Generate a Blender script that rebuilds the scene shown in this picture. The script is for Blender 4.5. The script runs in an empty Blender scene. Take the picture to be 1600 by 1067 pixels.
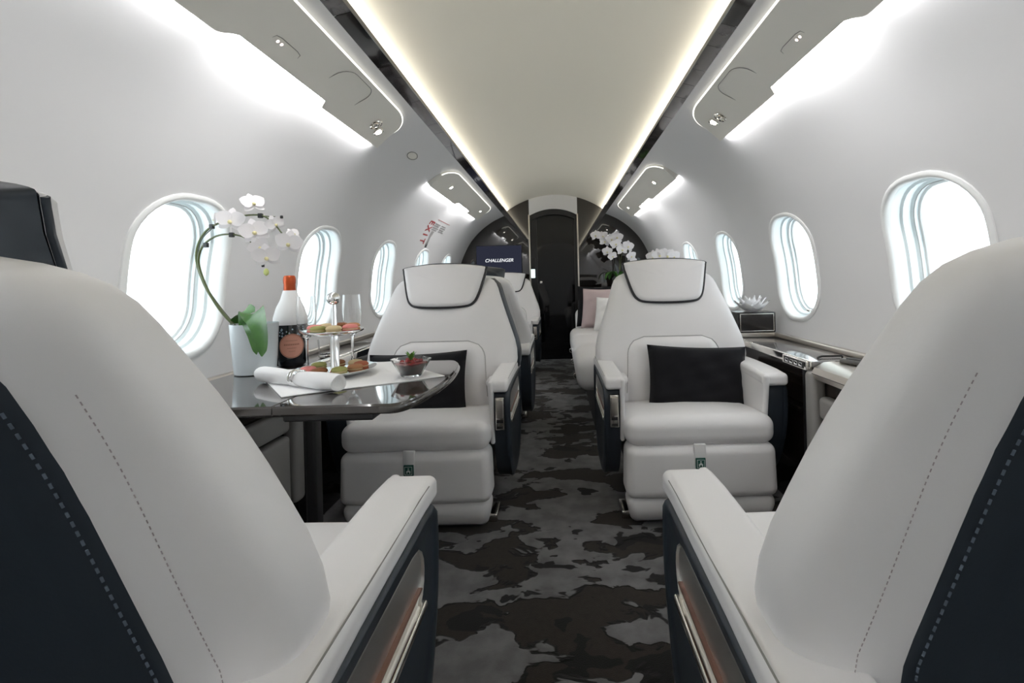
import bpy, bmesh, math, random
from mathutils import Vector, Matrix

random.seed(7)
scene = bpy.context.scene
COL = scene.collection
PI = math.pi

# ------------------------------------------------------------------ camera
FPX, VPX, VPY, ROLL = 711.1, 873.0, 437.0, math.radians(1.4)
CAM = Vector((0.025, 0.0, 0.88))
cam_data = bpy.data.cameras.new('camera')
cam_data.sensor_width = 36.0
cam_data.lens = 16.0
cam_data.shift_x = -(VPX - 800.0) / 1600.0
cam_data.shift_y = -(533.5 - VPY) / 1600.0
cam_data.clip_start = 0.02
cam = bpy.data.objects.new('camera', cam_data)
COL.objects.link(cam)
cam.matrix_world = Matrix.Translation(CAM) @ Matrix.Rotation(ROLL, 4, 'Y') @ Matrix.Rotation(PI / 2, 4, 'X')
scene.camera = cam

# ------------------------------------------------------------------ world, exposure
world = bpy.data.worlds.new('overcast_daylight')
scene.world = world
world.use_nodes = True
bg = world.node_tree.nodes['Background']
bg.inputs[0].default_value = (0.90, 0.97, 1.0, 1)
bg.inputs[1].default_value = 1.55
scene.view_settings.view_transform = 'Standard'
scene.view_settings.look = 'None'
scene.view_settings.exposure = 1.36
scene.view_settings.gamma = 1.0
scene.view_settings.use_curve_mapping = False
scene.cycles.use_denoising = True
scene.cycles.max_bounces = 12
scene.cycles.diffuse_bounces = 6
scene.cycles.transparent_max_bounces = 16
scene.cycles.sample_clamp_indirect = 6.0
scene.cycles.caustics_refractive = False

E_WASH, E_BOX, E_COVE, E_LINE = 12.0, 24.0, 9.0, .9


def at(px, py, Y):
    """world point seen at pixel (px, py) of the photograph when it stands at depth Y"""
    xr, yr = (px - VPX), -(py - VPY)
    c, s = math.cos(ROLL), math.sin(ROLL)
    return Vector((CAM.x + (xr * c + yr * s) * Y / FPX, Y, CAM.z + (-xr * s + yr * c) * Y / FPX))


# ------------------------------------------------------------------ materials
MATS = {}


def mat(name, color, rough=0.5, metal=0.0, spec=0.5, ior=1.5, trans=0.0, coat=0.0, emit=None, estr=0.0, bump=None, sheen=0.0, var=None):
    if name in MATS:
        return MATS[name]
    m = bpy.data.materials.new(name)
    m.use_nodes = True
    nt = m.node_tree
    b = nt.nodes['Principled BSDF']
    b.inputs['Base Color'].default_value = (*color, 1)
    b.inputs['Roughness'].default_value = rough
    b.inputs['Metallic'].default_value = metal
    b.inputs['Specular IOR Level'].default_value = spec
    b.inputs['IOR'].default_value = ior
    b.inputs['Transmission Weight'].default_value = trans
    b.inputs['Coat Weight'].default_value = coat
    b.inputs['Coat Roughness'].default_value = 0.03
    b.inputs['Sheen Weight'].default_value = sheen
    if emit:
        b.inputs['Emission Color'].default_value = (*emit, 1)
        b.inputs['Emission Strength'].default_value = estr
    if bump or var:
        tc = nt.nodes.new('ShaderNodeTexCoord')
    if bump:
        sc, strength, dist = bump
        n = nt.nodes.new('ShaderNodeTexNoise')
        n.inputs['Scale'].default_value = sc
        n.inputs['Detail'].default_value = 3
        bp = nt.nodes.new('ShaderNodeBump')
        bp.inputs['Strength'].default_value = strength
        bp.inputs['Distance'].default_value = dist
        nt.links.new(tc.outputs['Object'], n.inputs['Vector'])
        nt.links.new(n.outputs['Fac'], bp.inputs['Height'])
        nt.links.new(bp.outputs['Normal'], b.inputs['Normal'])
    if var:
        sc, c2 = var
        n2 = nt.nodes.new('ShaderNodeTexNoise')
        n2.inputs['Scale'].default_value = sc
        n2.inputs['Detail'].default_value = 4
        r = nt.nodes.new('ShaderNodeValToRGB')
        r.color_ramp.elements[0].position = 0.35
        r.color_ramp.elements[1].position = 0.65
        r.color_ramp.elements[0].color = (*color, 1)
        r.color_ramp.elements[1].color = (*c2, 1)
        nt.links.new(tc.outputs['Object'], n2.inputs['Vector'])
        nt.links.new(n2.outputs['Fac'], r.inputs['Fac'])
        nt.links.new(r.outputs['Color'], b.inputs['Base Color'])
    MATS[name] = m
    return m


def glow(name, color, strength):
    if name in MATS:
        return MATS[name]
    m = bpy.data.materials.new(name)
    m.use_nodes = True
    nt = m.node_tree
    nt.nodes.clear()
    o = nt.nodes.new('ShaderNodeOutputMaterial')
    e = nt.nodes.new('ShaderNodeEmission')
    e.inputs[0].default_value = (*color, 1)
    e.inputs[1].default_value = strength
    nt.links.new(e.outputs[0], o.inputs[0])
    MATS[name] = m
    return m


LEATHER = mat('pale_grey_leather', (0.785, 0.772, 0.778), 0.42, spec=0.4, bump=(260, 0.05, 0.002))
LINER = mat('cabin_liner', (0.695, 0.695, 0.705), 0.5, spec=0.35)
CEIL = mat('ceiling_liner', (0.79, 0.765, 0.68), 0.6, spec=0.2)
PSU = mat('overhead_panel_liner', (0.74, 0.725, 0.675), 0.55, spec=0.3)
NAVY = mat('navy_leather', (0.024, 0.032, 0.043), 0.38, spec=0.45, bump=(240, 0.05, 0.002))
BLACKPIPE = mat('black_piping', (0.012, 0.012, 0.016), 0.4)
BLACKTRIM = mat('black_plastic', (0.012, 0.012, 0.013), 0.4)
CHROME = mat('polished_nickel', (0.86, 0.83, 0.78), 0.14, metal=1.0)
SILVER = mat('silver_plate', (0.86, 0.86, 0.86), 0.08, metal=1.0)
BRUSHED = mat('brushed_nickel', (0.66, 0.62, 0.565), 0.3, metal=1.0, bump=(90, 0.03, 0.002))
BRONZE = mat('bronze_tray', (0.20, 0.11, 0.085), 0.3, metal=0.7)
WOOD = mat('dark_wood_gloss', (0.022, 0.017, 0.015), 0.12, spec=0.5, coat=0.3, var=(14, (0.035, 0.027, 0.023)))
BLACKSUEDE = mat('black_pillow_fabric', (0.011, 0.011, 0.013), 0.85, spec=0.12, sheen=0.05, bump=(30, 0.15, 0.01))
GREYPAD = mat('grey_side_pad', (0.30, 0.29, 0.28), 0.5, bump=(260, 0.05, 0.002))
WHITECLOTH = mat('white_linen', (0.86, 0.86, 0.87), 0.85, spec=0.2, bump=(500, 0.1, 0.001))
PLATEGLASS = mat('clear_glass', (1, 1, 1), 0.0, trans=1.0, ior=1.45)
BULK = mat('bulkhead_lacquer', (0.014, 0.010, 0.008), 0.03, spec=0.5, ior=1.85)
DOORM = mat('door_lacquer', (0.007, 0.007, 0.008), 0.04, spec=0.5, ior=1.5)
WINFRAME = mat('window_frame_white', (0.80, 0.81, 0.81), 0.3, spec=0.5)
WINREV = mat('window_reveal', (0.76, 0.83, 0.85), 0.25, spec=0.5)  # white reveal with the daylight's blue tint put into its colour
SEAM = mat('seam_grey', (0.25, 0.245, 0.23), 0.6)
PALESEAM = mat('pale_seam', (0.42, 0.415, 0.41), 0.6)
SATIN = mat('satin_nickel', (0.86, 0.85, 0.83), 0.36, metal=1.0)
LEDGE = mat('ledge_gloss', (0.15, 0.14, 0.135), 0.12, spec=0.6, coat=0.5)


def pane_material():
    m = bpy.data.materials.new('window_pane')
    m.use_nodes = True
    nt = m.node_tree
    nt.nodes.clear()
    o = nt.nodes.new('ShaderNodeOutputMaterial')
    t = nt.nodes.new('ShaderNodeBsdfTransparent')
    t.inputs[0].default_value = (0.96, 0.99, 1.0, 1)
    g = nt.nodes.new('ShaderNodeBsdfGlossy')
    g.inputs['Roughness'].default_value = 0.02
    mx = nt.nodes.new('ShaderNodeMixShader')
    mx.inputs[0].default_value = 0.07
    nt.links.new(t.outputs[0], mx.inputs[1])
    nt.links.new(g.outputs[0], mx.inputs[2])
    nt.links.new(mx.outputs[0], o.inputs[0])
    return m


PANE = pane_material()


def carpet_material():
    m = bpy.data.materials.new('patterned_carpet')
    m.use_nodes = True
    nt = m.node_tree
    N, L = nt.nodes, nt.links
    b = N['Principled BSDF']
    b.inputs['Roughness'].default_value = 0.9
    b.inputs['Specular IOR Level'].default_value = 0.15
    b.inputs['Sheen Weight'].default_value = 0.15
    tc = N.new('ShaderNodeTexCoord')
    mp = N.new('ShaderNodeMapping')
    mp.inputs['Scale'].default_value = (2.2, 3.9, 1)
    mp.inputs['Location'].default_value = (3.1, 1.7, 0)
    L.new(tc.outputs['Object'], mp.inputs['Vector'])
    wn = N.new('ShaderNodeTexNoise')
    wn.inputs['Scale'].default_value = 2.5
    wn.inputs['Detail'].default_value = 2
    L.new(mp.outputs[0], wn.inputs['Vector'])
    mixv = N.new('ShaderNodeVectorMath')
    mixv.operation = 'MULTIPLY_ADD'
    mixv.inputs[1].default_value = (0.35, 0.35, 0)
    L.new(wn.outputs['Color'], mixv.inputs[0])
    L.new(mp.outputs[0], mixv.inputs[2])

    def noise(scale, detail, rough, w):
        n = N.new('ShaderNodeTexNoise')
        n.noise_dimensions = '4D'
        n.inputs['Scale'].default_value = scale
        n.inputs['Detail'].default_value = detail
        n.inputs['Roughness'].default_value = rough
        n.inputs['W'].default_value = w
        L.new(mixv.outputs[0], n.inputs['Vector'])
        return n

    def step(n, a, bb):
        r = N.new('ShaderNodeValToRGB')
        r.color_ramp.elements[0].position = a
        r.color_ramp.elements[1].position = bb
        L.new(n.outputs['Fac'], r.inputs['Fac'])
        return r

    def mixc(fac, c1, c2):
        x = N.new('ShaderNodeMix')
        x.data_type = 'RGBA'
        L.new(fac, x.inputs['Factor'])
        for k, c in ((6, c1), (7, c2)):
            if isinstance(c, tuple):
                x.inputs[k].default_value = (*c, 1)
            else:
                L.new(c, x.inputs[k])
        return x.outputs[2]
    n1 = noise(1.6, 4.5, 0.55, 3.7)
    n2 = noise(2.6, 3.0, 0.5, 9.0)
    fine = N.new('ShaderNodeTexNoise')
    fine.inputs['Scale'].default_value = 60
    fine.inputs['Detail'].default_value = 3
    L.new(tc.outputs['Object'], fine.inputs['Vector'])
    med = N.new('ShaderNodeTexNoise')
    med.inputs['Scale'].default_value = 14
    med.inputs['Detail'].default_value = 5
    L.new(tc.outputs['Object'], med.inputs['Vector'])
    grey = mixc(step(med, 0.36, 0.64).outputs[0], (0.105, 0.103, 0.106), (0.165, 0.162, 0.166))
    brown = mixc(fine.outputs['Fac'], (0.016, 0.0125, 0.010), (0.032, 0.026, 0.021))
    black = (0.008, 0.0075, 0.007)
    base = mixc(step(n1, 0.480, 0.487).outputs[0], brown, grey)
    edge = step(n1, 0.462, 0.467)
    edge2 = step(n1, 0.480, 0.485)
    sub = N.new('ShaderNodeMath')
    sub.operation = 'SUBTRACT'
    L.new(edge.outputs[0], sub.inputs[0])
    L.new(edge2.outputs[0], sub.inputs[1])
    base2 = mixc(sub.outputs[0], base, black)
    n2s = step(n2, 0.615, 0.622)
    base3 = mixc(n2s.outputs[0], base2, black)
    L.new(base3, b.inputs['Base Color'])
    bp = N.new('ShaderNodeBump')
    bp.inputs['Strength'].default_value = 0.5
    bp.inputs['Distance'].default_value = 0.004
    pile = N.new('ShaderNodeTexNoise')
    pile.inputs['Scale'].default_value = 350
    L.new(tc.outputs['Object'], pile.inputs['Vector'])
    add = N.new('ShaderNodeMath')
    add.operation = 'MULTIPLY_ADD'
    add.inputs[1].default_value = 0.4
    L.new(pile.outputs['Fac'], add.inputs[0])
    L.new(step(n1, 0.465, 0.505).outputs[0], add.inputs[2])
    L.new(add.outputs[0], bp.inputs['Height'])
    L.new(bp.outputs['Normal'], b.inputs['Normal'])
    return m


CARPET = carpet_material()


# ------------------------------------------------------------------ mesh helpers
def link(o, parent=None):
    COL.objects.link(o)
    if parent:
        o.parent = parent
    return o


def build(name, verts, faces, material, parent=None, smooth=True, sharp=40, fix=True):
    me = bpy.data.meshes.new(name)
    bm = bmesh.new()
    vs = [bm.verts.new(v) for v in verts]
    for f in faces:
        try:
            bm.faces.new([vs[i] for i in f])
        except ValueError:
            pass
    bmesh.ops.remove_doubles(bm, verts=bm.verts, dist=1e-5)
    if fix:
        bmesh.ops.recalc_face_normals(bm, faces=bm.faces)
    bm.to_mesh(me)
    bm.free()
    return finish(name, me, material, parent, smooth, sharp)


def finish(name, me, material, parent=None, smooth=True, sharp=40):
    me.materials.append(material)
    if smooth:
        for p in me.polygons:
            p.use_smooth = True
        me.set_sharp_from_angle(angle=math.radians(sharp))
    return link(bpy.data.objects.new(name, me), parent)


def thing(name, label, cat, loc=(0, 0, 0), rz=0.0, group=None):
    o = bpy.data.objects.new(name, None)
    o.empty_display_size = 0.05
    o.location = loc
    o.rotation_euler = (0, 0, rz)
    tag(o, label, cat, group)
    return link(o)


def tag(o, label, cat, group=None):
    o['label'] = label
    o['category'] = cat
    if group:
        o['group'] = group
    return o


def structure(o, label=None):
    o['kind'] = 'structure'
    if label:
        o['label'] = label
    return o


def struct_empty(name, label, loc=(0, 0, 0)):
    o = bpy.data.objects.new(name, None)
    o.empty_display_size = 0.05
    o.location = loc
    o['kind'] = 'structure'
    o['label'] = label
    return link(o)


def cush_geo(size, r, nf=6, m=3, deform=None):
    """rounded box with vertices over its faces so that it can be bent or crowned"""
    hs = [s / 2 for s in size]
    r = min(r, min(hs) * 0.999)
    axes = []
    for h in hs:
        c = h - r
        cor = [c + r * math.tan(k / m * PI / 4) for k in range(1, m + 1)]
        k = nf if c > r * 0.3 else 1
        flat = [-c + 2 * c * i / k for i in range(k + 1)]
        axes.append([-x for x in reversed(cor)] + flat + cor)
    verts, idx, faces = [], {}, []

    def V(i, j, k):
        key = (i, j, k)
        if key not in idx:
            p = (axes[0][i], axes[1][j], axes[2][k])
            core = [max(-(h - r), min(h - r, v)) for v, h in zip(p, hs)]
            d = Vector([a - b for a, b in zip(p, core)])
            if d.length > 1e-9:
                d = d.normalized() * r
            q = Vector(core) + d
            if deform:
                q = Vector(deform(q.x, q.y, q.z))
            idx[key] = len(verts)
            verts.append(q)
        return idx[key]
    n = [len(a) - 1 for a in axes]
    for a, b_, c in ((0, 1, 2), (1, 2, 0), (2, 0, 1)):
        for side in (0, n[c]):
            for i in range(n[a]):
                for j in range(n[b_]):
                    quad = []
                    for (di, dj) in ((0, 0), (1, 0), (1, 1), (0, 1)):
                        t = [0, 0, 0]
                        t[a], t[b_], t[c] = i + di, j + dj, side
                        quad.append(V(*t))
                    faces.append(quad if side else quad[::-1])
    return verts, faces


def cush(name, size, r, material, parent=None, loc=(0, 0, 0), nf=6, m=3, deform=None, rot=None):
    v, f = cush_geo(size, r, nf, m, deform)
    L = Vector(loc)
    if rot:
        v = [rot @ p for p in v]
    v = [p + L for p in v]
    return build(name, v, f, material, parent, sharp=60)


def box(name, lo, hi, material, parent=None, r=0.004):
    size = [b - a for a, b in zip(lo, hi)]
    c = [(a + b) / 2 for a, b in zip(lo, hi)]
    return cush(name, size, min(r, min(size) * 0.45), material, parent, c, nf=1, m=2)


def loft_geo(rings, closed=True, cap0=True, cap1=True):
    n = len(rings[0])
    verts = [Vector(p) for rg in rings for p in rg]
    faces = []
    for a in range(len(rings) - 1):
        for i in range(n if closed else n - 1):
            j = (i + 1) % n
            faces.append((a * n + i, a * n + j, (a + 1) * n + j, (a + 1) * n + i))
    if cap0:
        faces.append(tuple(range(n - 1, -1, -1)))
    if cap1:
        faces.append(tuple((len(rings) - 1) * n + i for i in range(n)))
    return verts, faces


def loft(name, rings, material, parent=None, closed=True, cap0=True, cap1=True, sharp=50):
    v, f = loft_geo(rings, closed, cap0, cap1)
    return build(name, v, f, material, parent, sharp=sharp)


def lathe(name, prof, material, parent=None, loc=(0, 0, 0), n=28, sharp=40, mod=None):
    rings = []
    for (r, z) in prof:
        ring = []
        for i in range(n):
            a = 2 * PI * i / n
            k = mod(a, r, z) if mod else 1.0
            ring.append((loc[0] + r * k * math.cos(a), loc[1] + r * k * math.sin(a), loc[2] + z))
        rings.append(ring)
    return loft(name, rings, material, parent, True, True, True, sharp)


def tube_geo(path, rad, n=8, closed=False):
    path = [Vector(p) for p in path]
    rings = []
    up = Vector((0, 0, 1))
    prev = None
    cnt = len(path)
    for i, p in enumerate(path):
        if closed:
            t = path[(i + 1) % cnt] - path[i - 1]
        else:
            t = path[min(i + 1, cnt - 1)] - path[max(i - 1, 0)]
        t.normalize()
        if prev is None:
            ref = up if abs(t.z) < 0.9 else Vector((1, 0, 0))
            a = t.cross(ref).normalized()
        else:
            a = (prev - t * prev.dot(t)).normalized()
        prev = a
        b = t.cross(a)
        r = rad(i / max(1, cnt - 1)) if callable(rad) else rad
        rings.append([p + (a * math.cos(2 * PI * k / n) + b * math.sin(2 * PI * k / n)) * r for k in range(n)])
    if closed:
        rings.append(rings[0])
        return loft_geo(rings, True, False, False)
    return loft_geo(rings)


def tube(name, path, rad, material, parent=None, n=8, closed=False):
    v, f = tube_geo(path, rad, n, closed)
    return build(name, v, f, material, parent, sharp=60)


def merge(parts):
    V, F = [], []
    for v, f in parts:
        o = len(V)
        V += [Vector(p) for p in v]
        F += [tuple(i + o for i in q) for q in f]
    return V, F


def catmull(pts, per=8, closed=False):
    P = [Vector(p) for p in pts]
    n = len(P)
    out = []
    segs = n if closed else n - 1
    for i in range(segs):
        if closed:
            p0, p1, p2, p3 = P[i - 1], P[i], P[(i + 1) % n], P[(i + 2) % n]
        else:
            p0, p1, p2, p3 = P[max(i - 1, 0)], P[i], P[i + 1], P[min(i + 2, n - 1)]
        for k in range(per):
            t = k / per
            out.append(0.5 * ((2 * p1) + (p2 - p0) * t + (2 * p0 - 5 * p1 + 4 * p2 - p3) * t * t + (3 * p1 - p0 - 3 * p2 + p3) * t ** 3))
    if not closed:
        out.append(P[-1])
    return out


def interp(tab, x):
    if x <= tab[0][0]:
        return tab[0][1]
    for (a, va), (b, vb) in zip(tab, tab[1:]):
        if x <= b:
            t = (x - a) / (b - a)
            return va + (vb - va) * t
    return tab[-1][1]


def sinterp(tab, x):
    """smooth (Catmull) table lookup"""
    if x <= tab[0][0]:
        return tab[0][1]
    if x >= tab[-1][0]:
        return tab[-1][1]
    for i in range(len(tab) - 1):
        a, va = tab[i]
        b, vb = tab[i + 1]
        if x <= b:
            t = (x - a) / (b - a)
            m0 = (vb - tab[i - 1][1]) / (b - tab[i - 1][0]) if i > 0 else (vb - va) / (b - a)
            m1 = (tab[i + 2][1] - va) / (tab[i + 2][0] - a) if i + 2 < len(tab) else (vb - va) / (b - a)
            m0 *= (b - a)
            m1 *= (b - a)
            return (2 * t ** 3 - 3 * t * t + 1) * va + (t ** 3 - 2 * t * t + t) * m0 + (-2 * t ** 3 + 3 * t * t) * vb + (t ** 3 - t * t) * m1


def text_geo(body, size, shear=0.0, extrude=0.0, align='CENTER', bold=0.0):
    cu = bpy.data.curves.new('lettering', 'FONT')
    cu.body = body
    cu.size = size
    cu.shear = shear
    cu.extrude = extrude
    cu.offset = bold
    cu.align_x = align
    cu.align_y = 'CENTER'
    o = bpy.data.objects.new('lettering_source', cu)
    COL.objects.link(o)
    dg = bpy.context.evaluated_depsgraph_get()
    dg.update()
    me = bpy.data.meshes.new_from_object(o.evaluated_get(dg))
    v = [p.co.copy() for p in me.vertices]
    f = [tuple(p.vertices) for p in me.polygons]
    bpy.data.objects.remove(o)
    bpy.data.meshes.remove(me)
    return v, f


# ------------------------------------------------------------------ cabin cross-section
SEC = catmull([(1.00, .38, 0), (1.065, .55, 0), (1.09, .72, 0), (1.085, .88, 0), (1.06, 1.03, 0), (1.005, 1.18, 0), (.925, 1.32, 0), (.82, 1.435, 0), (.70, 1.525, 0), (.60, 1.575, 0), (.55, 1.597, 0)], 10)
SLEN = [0.0]
for _a, _b in zip(SEC, SEC[1:]):
    SLEN.append(SLEN[-1] + (_b - _a).length)
STOT = SLEN[-1]


def sec(s):
    s = max(0.0, min(STOT, s))
    for i in range(len(SEC) - 1):
        if s <= SLEN[i + 1]:
            t = (s - SLEN[i]) / (SLEN[i + 1] - SLEN[i])
            return SEC[i].lerp(SEC[i + 1], t)
    return SEC[-1].copy()


def sec_n(s):
    a, b = sec(s - 0.02), sec(s + 0.02)
    t = (b - a).normalized()
    return Vector((t.y, -t.x, 0))  # points out of the cabin


def wallp(side, Y, s, off=0.0):
    p, n = sec(s), sec_n(s)
    return Vector((side * (p.x + n.x * off), Y, p.y + n.y * off))


def s_of_z(z):
    best = min(range(len(SEC)), key=lambda i: abs(SEC[i].y - z))
    i = max(0, min(best, len(SEC) - 2))
    a, b = SEC[i], SEC[i + 1]
    return SLEN[i] + (z - a.y) / (b.y - a.y) * (SLEN[i + 1] - SLEN[i])


def s_of_x(x):
    for i in range(len(SEC) - 1, 0, -1):
        a, b = SEC[i], SEC[i - 1]
        if a.x <= x <= b.x:
            return SLEN[i] + (x - a.x) / (b.x - a.x) * (SLEN[i - 1] - SLEN[i])
    return STOT


Y0, Y1 = -1.33, 5.02
WIN = {-1: [-.95 + .76 * i for i in range(8)], 1: [-1.01 + .76 * i for i in range(8)]}
SW = s_of_z(0.915)
WHY, WHS, WR, BAY = 0.168, 0.230, 0.145, 0.38
S_LO, S_HI = SW - 0.34, SW + 0.34


def rr_radius(a, hx, hy, r):
    """radius of a rounded rectangle's outline in the direction a"""
    c, s = abs(math.cos(a)), abs(math.sin(a))
    lo, hi = 0.0, hx + hy
    for _ in range(40):
        m = (lo + hi) / 2
        x, y = m * c, m * s
        dx, dy = max(x - (hx - r), 0), max(y - (hy - r), 0)
        inside = (math.hypot(dx, dy) <= r) if (dx > 0 and dy > 0) else (x <= hx and y <= hy)
        if inside:
            lo = m
        else:
            hi = m
    return lo


corner = math.atan2(0.34, BAY)
ANG = []
for a0, a1, k in ((-corner, corner, 14), (corner, PI - corner, 14), (PI - corner, PI + corner, 14), (PI + corner, 2 * PI - corner, 14)):
    ANG += [a0 + (a1 - a0) * i / k for i in range(k)]


def hole_pt(a, inset=0.0):
    r = rr_radius(a, WHY - inset, WHS - inset, max(0.02, WR - inset))
    return r * math.cos(a), r * math.sin(a)


def rect_pt(a):
    c, s = math.cos(a), math.sin(a)
    k = min(BAY / abs(c) if abs(c) > 1e-9 else 9, 0.34 / abs(s) if abs(s) > 1e-9 else 9)
    return k * c, k * s


def make_wall(side, name):
    V, F = [], []
    nA = len(ANG)
    topY = set()
    for yc in WIN[side]:
        base = len(V)
        RT = (0, .12, .3, .55, .8, 1)
        for t in RT:
            for a in ANG:
                h, r = hole_pt(a), rect_pt(a)
                y, s = h[0] + (r[0] - h[0]) * t, h[1] + (r[1] - h[1]) * t
                if t == 1 and abs(abs(s) - 0.34) < 1e-6:
                    topY.add(round(yc + y, 5))
                V.append(wallp(side, yc + y, SW + s))
        for k in range(len(RT) - 1):
            for i in range(nA):
                j = (i + 1) % nA
                F.append((base + k * nA + i, base + k * nA + j, base + (k + 1) * nA + j, base + (k + 1) * nA + i))
    ys = sorted(topY | {Y1, Y1 - .15})
    ys = [y for k, y in enumerate(ys) if k == 0 or y - ys[k - 1] > 1e-4]

    def grid(ylist, slist):
        b = len(V)
        for y in ylist:
            for s in slist:
                V.append(wallp(side, y, s))
        m = len(slist)
        for i in range(len(ylist) - 1):
            for j in range(m - 1):
                F.append((b + i * m + j, b + (i + 1) * m + j, b + (i + 1) * m + j + 1, b + i * m + j + 1))
    grid(ys, [S_HI + (STOT - S_HI) * k / 16 for k in range(17)])
    grid(ys, [S_LO * k / 4 for k in range(5)])
    yend = [WIN[side][-1] + BAY, Y1 - .15, Y1]
    # forward end: match the last bay's side points
    ss = sorted({round(SW + rect_pt(a)[1], 6) for a in ANG if abs(abs(rect_pt(a)[0]) - BAY) < 1e-6} | {S_LO, S_HI})
    grid(yend, ss)
    w = build(name, V, F, LINER, None, sharp=80)
    structure(w)
    return w


floor = build('floor', [(-1.1, Y0, 0), (1.1, Y0, 0), (1.1, Y1 + .12, 0), (-1.1, Y1 + .12, 0), (-1.1, Y0, -.05), (1.1, Y0, -.05), (1.1, Y1 + .1, -.05), (-1.1, Y1 + .1, -.05)],
              [(0, 1, 2, 3), (7, 6, 5, 4), (0, 4, 5, 1), (1, 5, 6, 2), (2, 6, 7, 3), (3, 7, 4, 0)], CARPET, smooth=False)
structure(floor, 'dark carpet with camouflage-like grey and brown pattern')
wl = make_wall(-1, 'wall_left')
wr = make_wall(1, 'wall_right')

# vaulted ceiling
XV, ZV, ZT = 0.535, 1.640, 1.815
sag = ZT - ZV
RV = (XV * XV + sag * sag) / (2 * sag)
aV = math.asin(XV / RV)
V, F = [], []
nx = 28
for y in (Y0, 0.5, 2.5, 4, Y1):
    for i in range(nx + 1):
        a = -aV + 2 * aV * i / nx
        V.append((RV * math.sin(a), y, ZT - RV + RV * math.cos(a)))
for k in range(4):
    for i in range(nx):
        b = k * (nx + 1) + i
        F.append((b, b + 1, b + nx + 2, b + nx + 1))
structure(build('ceiling', V, F, CEIL, None, sharp=80), 'beige vaulted ceiling liner')

# trim strips with marbled segments, cove light behind each
STRIPM = [mat('strip_gloss_a', (0.030, 0.026, 0.026), 0.08, spec=0.7, coat=0.5, var=(22, (0.075, 0.066, 0.068))),
          mat('strip_gloss_b', (0.012, 0.010, 0.009), 0.08, spec=0.7, coat=0.5, var=(16, (0.022, 0.018, 0.016)))]
COVE = glow('cove_light', (1.0, 0.93, 0.80), E_COVE)
n_trim = 0
for side in (-1, 1):
    n_trim += 1
    tr = struct_empty('trim_%d' % n_trim, 'dark glossy marbled trim strip beside the vaulted ceiling', (0, 0, 0))
    ycur, k = Y0, 0
    rnd = random.Random(5 + side)
    while ycur < Y1 - 0.001:
        L_ = rnd.choice([.16, .22, .3, .12, .26])
        yn = min(Y1, ycur + L_)
        a, b = Vector((side * .556, 0, 1.594)), Vector((side * .508, 0, 1.606))
        n = Vector((0, 0, -1))
        q = []
        g = 0.0012
        for y in (ycur + g, yn - g):
            q += [(a.x, y, a.z), (b.x, y, b.z), (b.x, y, b.z + .012), (a.x, y, a.z + .012)]
        build('strip_segment', q, [(0, 1, 2, 3), (7, 6, 5, 4), (0, 4, 5, 1), (1, 5, 6, 2), (2, 6, 7, 3), (3, 7, 4, 0)], STRIPM[0 if rnd.random() < .6 else 1], tr, smooth=False)
        ycur = yn
        k += 1
    # light trough: a lip hides the lamp strip, which shines up along the vault
    q = [(side * .5085, y, z) for y in (Y0, Y1) for z in (1.604, 1.620)] + [(side * .5070, y, z) for y in (Y0, Y1) for z in (1.604, 1.620)]
    build('trough_lip', q, [(0, 1, 3, 2), (4, 6, 7, 5), (1, 5, 7, 3), (0, 2, 6, 4), (0, 4, 5, 1), (2, 3, 7, 6)], STRIPM[1], tr, smooth=False)
    x0, x1 = side * .524, side * .5125
    build('cove_light', [(x0, Y0, 1.6200), (x1, Y0, 1.6180), (x1, Y1, 1.6180), (x0, Y1, 1.6200)], [(0, 1, 2, 3)], COVE, tr, smooth=False, fix=False)
    build('strip_backing', [(side * .556, Y0, 1.598), (side * .538, Y0, 1.650), (side * .538, Y1, 1.650), (side * .556, Y1, 1.598)], [(0, 1, 2, 3)], LINER, tr, smooth=False)

# windows
wn = 0
for side in (-1, 1):
    for yc in WIN[side]:
        wn += 1
        we = struct_empty('window_%d' % wn, 'rounded cabin window with deep white reveal, bright daylight outside')

        def ring(inset, off):
            return [wallp(side, yc + hole_pt(a, inset)[0], SW + hole_pt(a, inset)[1], off) for a in ANG]
        loft('frame', [ring(-.016, .004), ring(-.015, -.004), ring(-.008, -.008), ring(0.0, -.007), ring(.006, 0.0), ring(.008, .012)], WINFRAME, we, cap0=False, cap1=False)
        loft('reveal', [ring(.008, .010), ring(.012, .036), ring(.020, .040), ring(.022, .062), ring(.031, .066), ring(.033, .088)], WINREV, we, cap0=False, cap1=False, sharp=30)
        loft('shade_track', [ring(.030, .0655), ring(.0325, .0655), ring(.0325, .068), ring(.030, .068)], PALESEAM, we, cap0=False, cap1=False, sharp=20)
        loft('inner_frame', [ring(.030, .080), ring(.040, .079), ring(.043, .084), ring(.043, .100), ring(-.01, .102), ring(-.01, .0)], WINFRAME, we, cap0=False, cap1=False, sharp=30)
        rg = ring(.041, .090)
        c = sum(rg, Vector()) / len(rg)
        v = [c] + rg
        build('pane', v, [(0, 1 + i, 1 + (i + 1) % len(rg)) for i in range(len(rg))], PANE, we, smooth=False)
        # shade latch at the sill
        p = wallp(side, yc, SW - WHS + .032, .045)
        cush('shade_latch', (.012, .035, .012), .004, CHROME, we, p, nf=1, m=2)

# fore and aft bulkheads
def arch_outline(inset=0.0):
    pts = []
    for i in range(0, 41):
        s = STOT * i / 40
        p, n = sec(s), sec_n(s)
        pts.append((p.x - n.x * inset, p.y - n.y * inset))
    top = [(RV * math.sin(a), ZT - RV + RV * math.cos(a)) for a in [aV * (1 - i / 10) for i in range(11)]]
    half = [(0.98, 0.0)] + pts + top[:-1]
    return half + [(0, ZT)] + [(-x, z) for x, z in reversed(half)]


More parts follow.
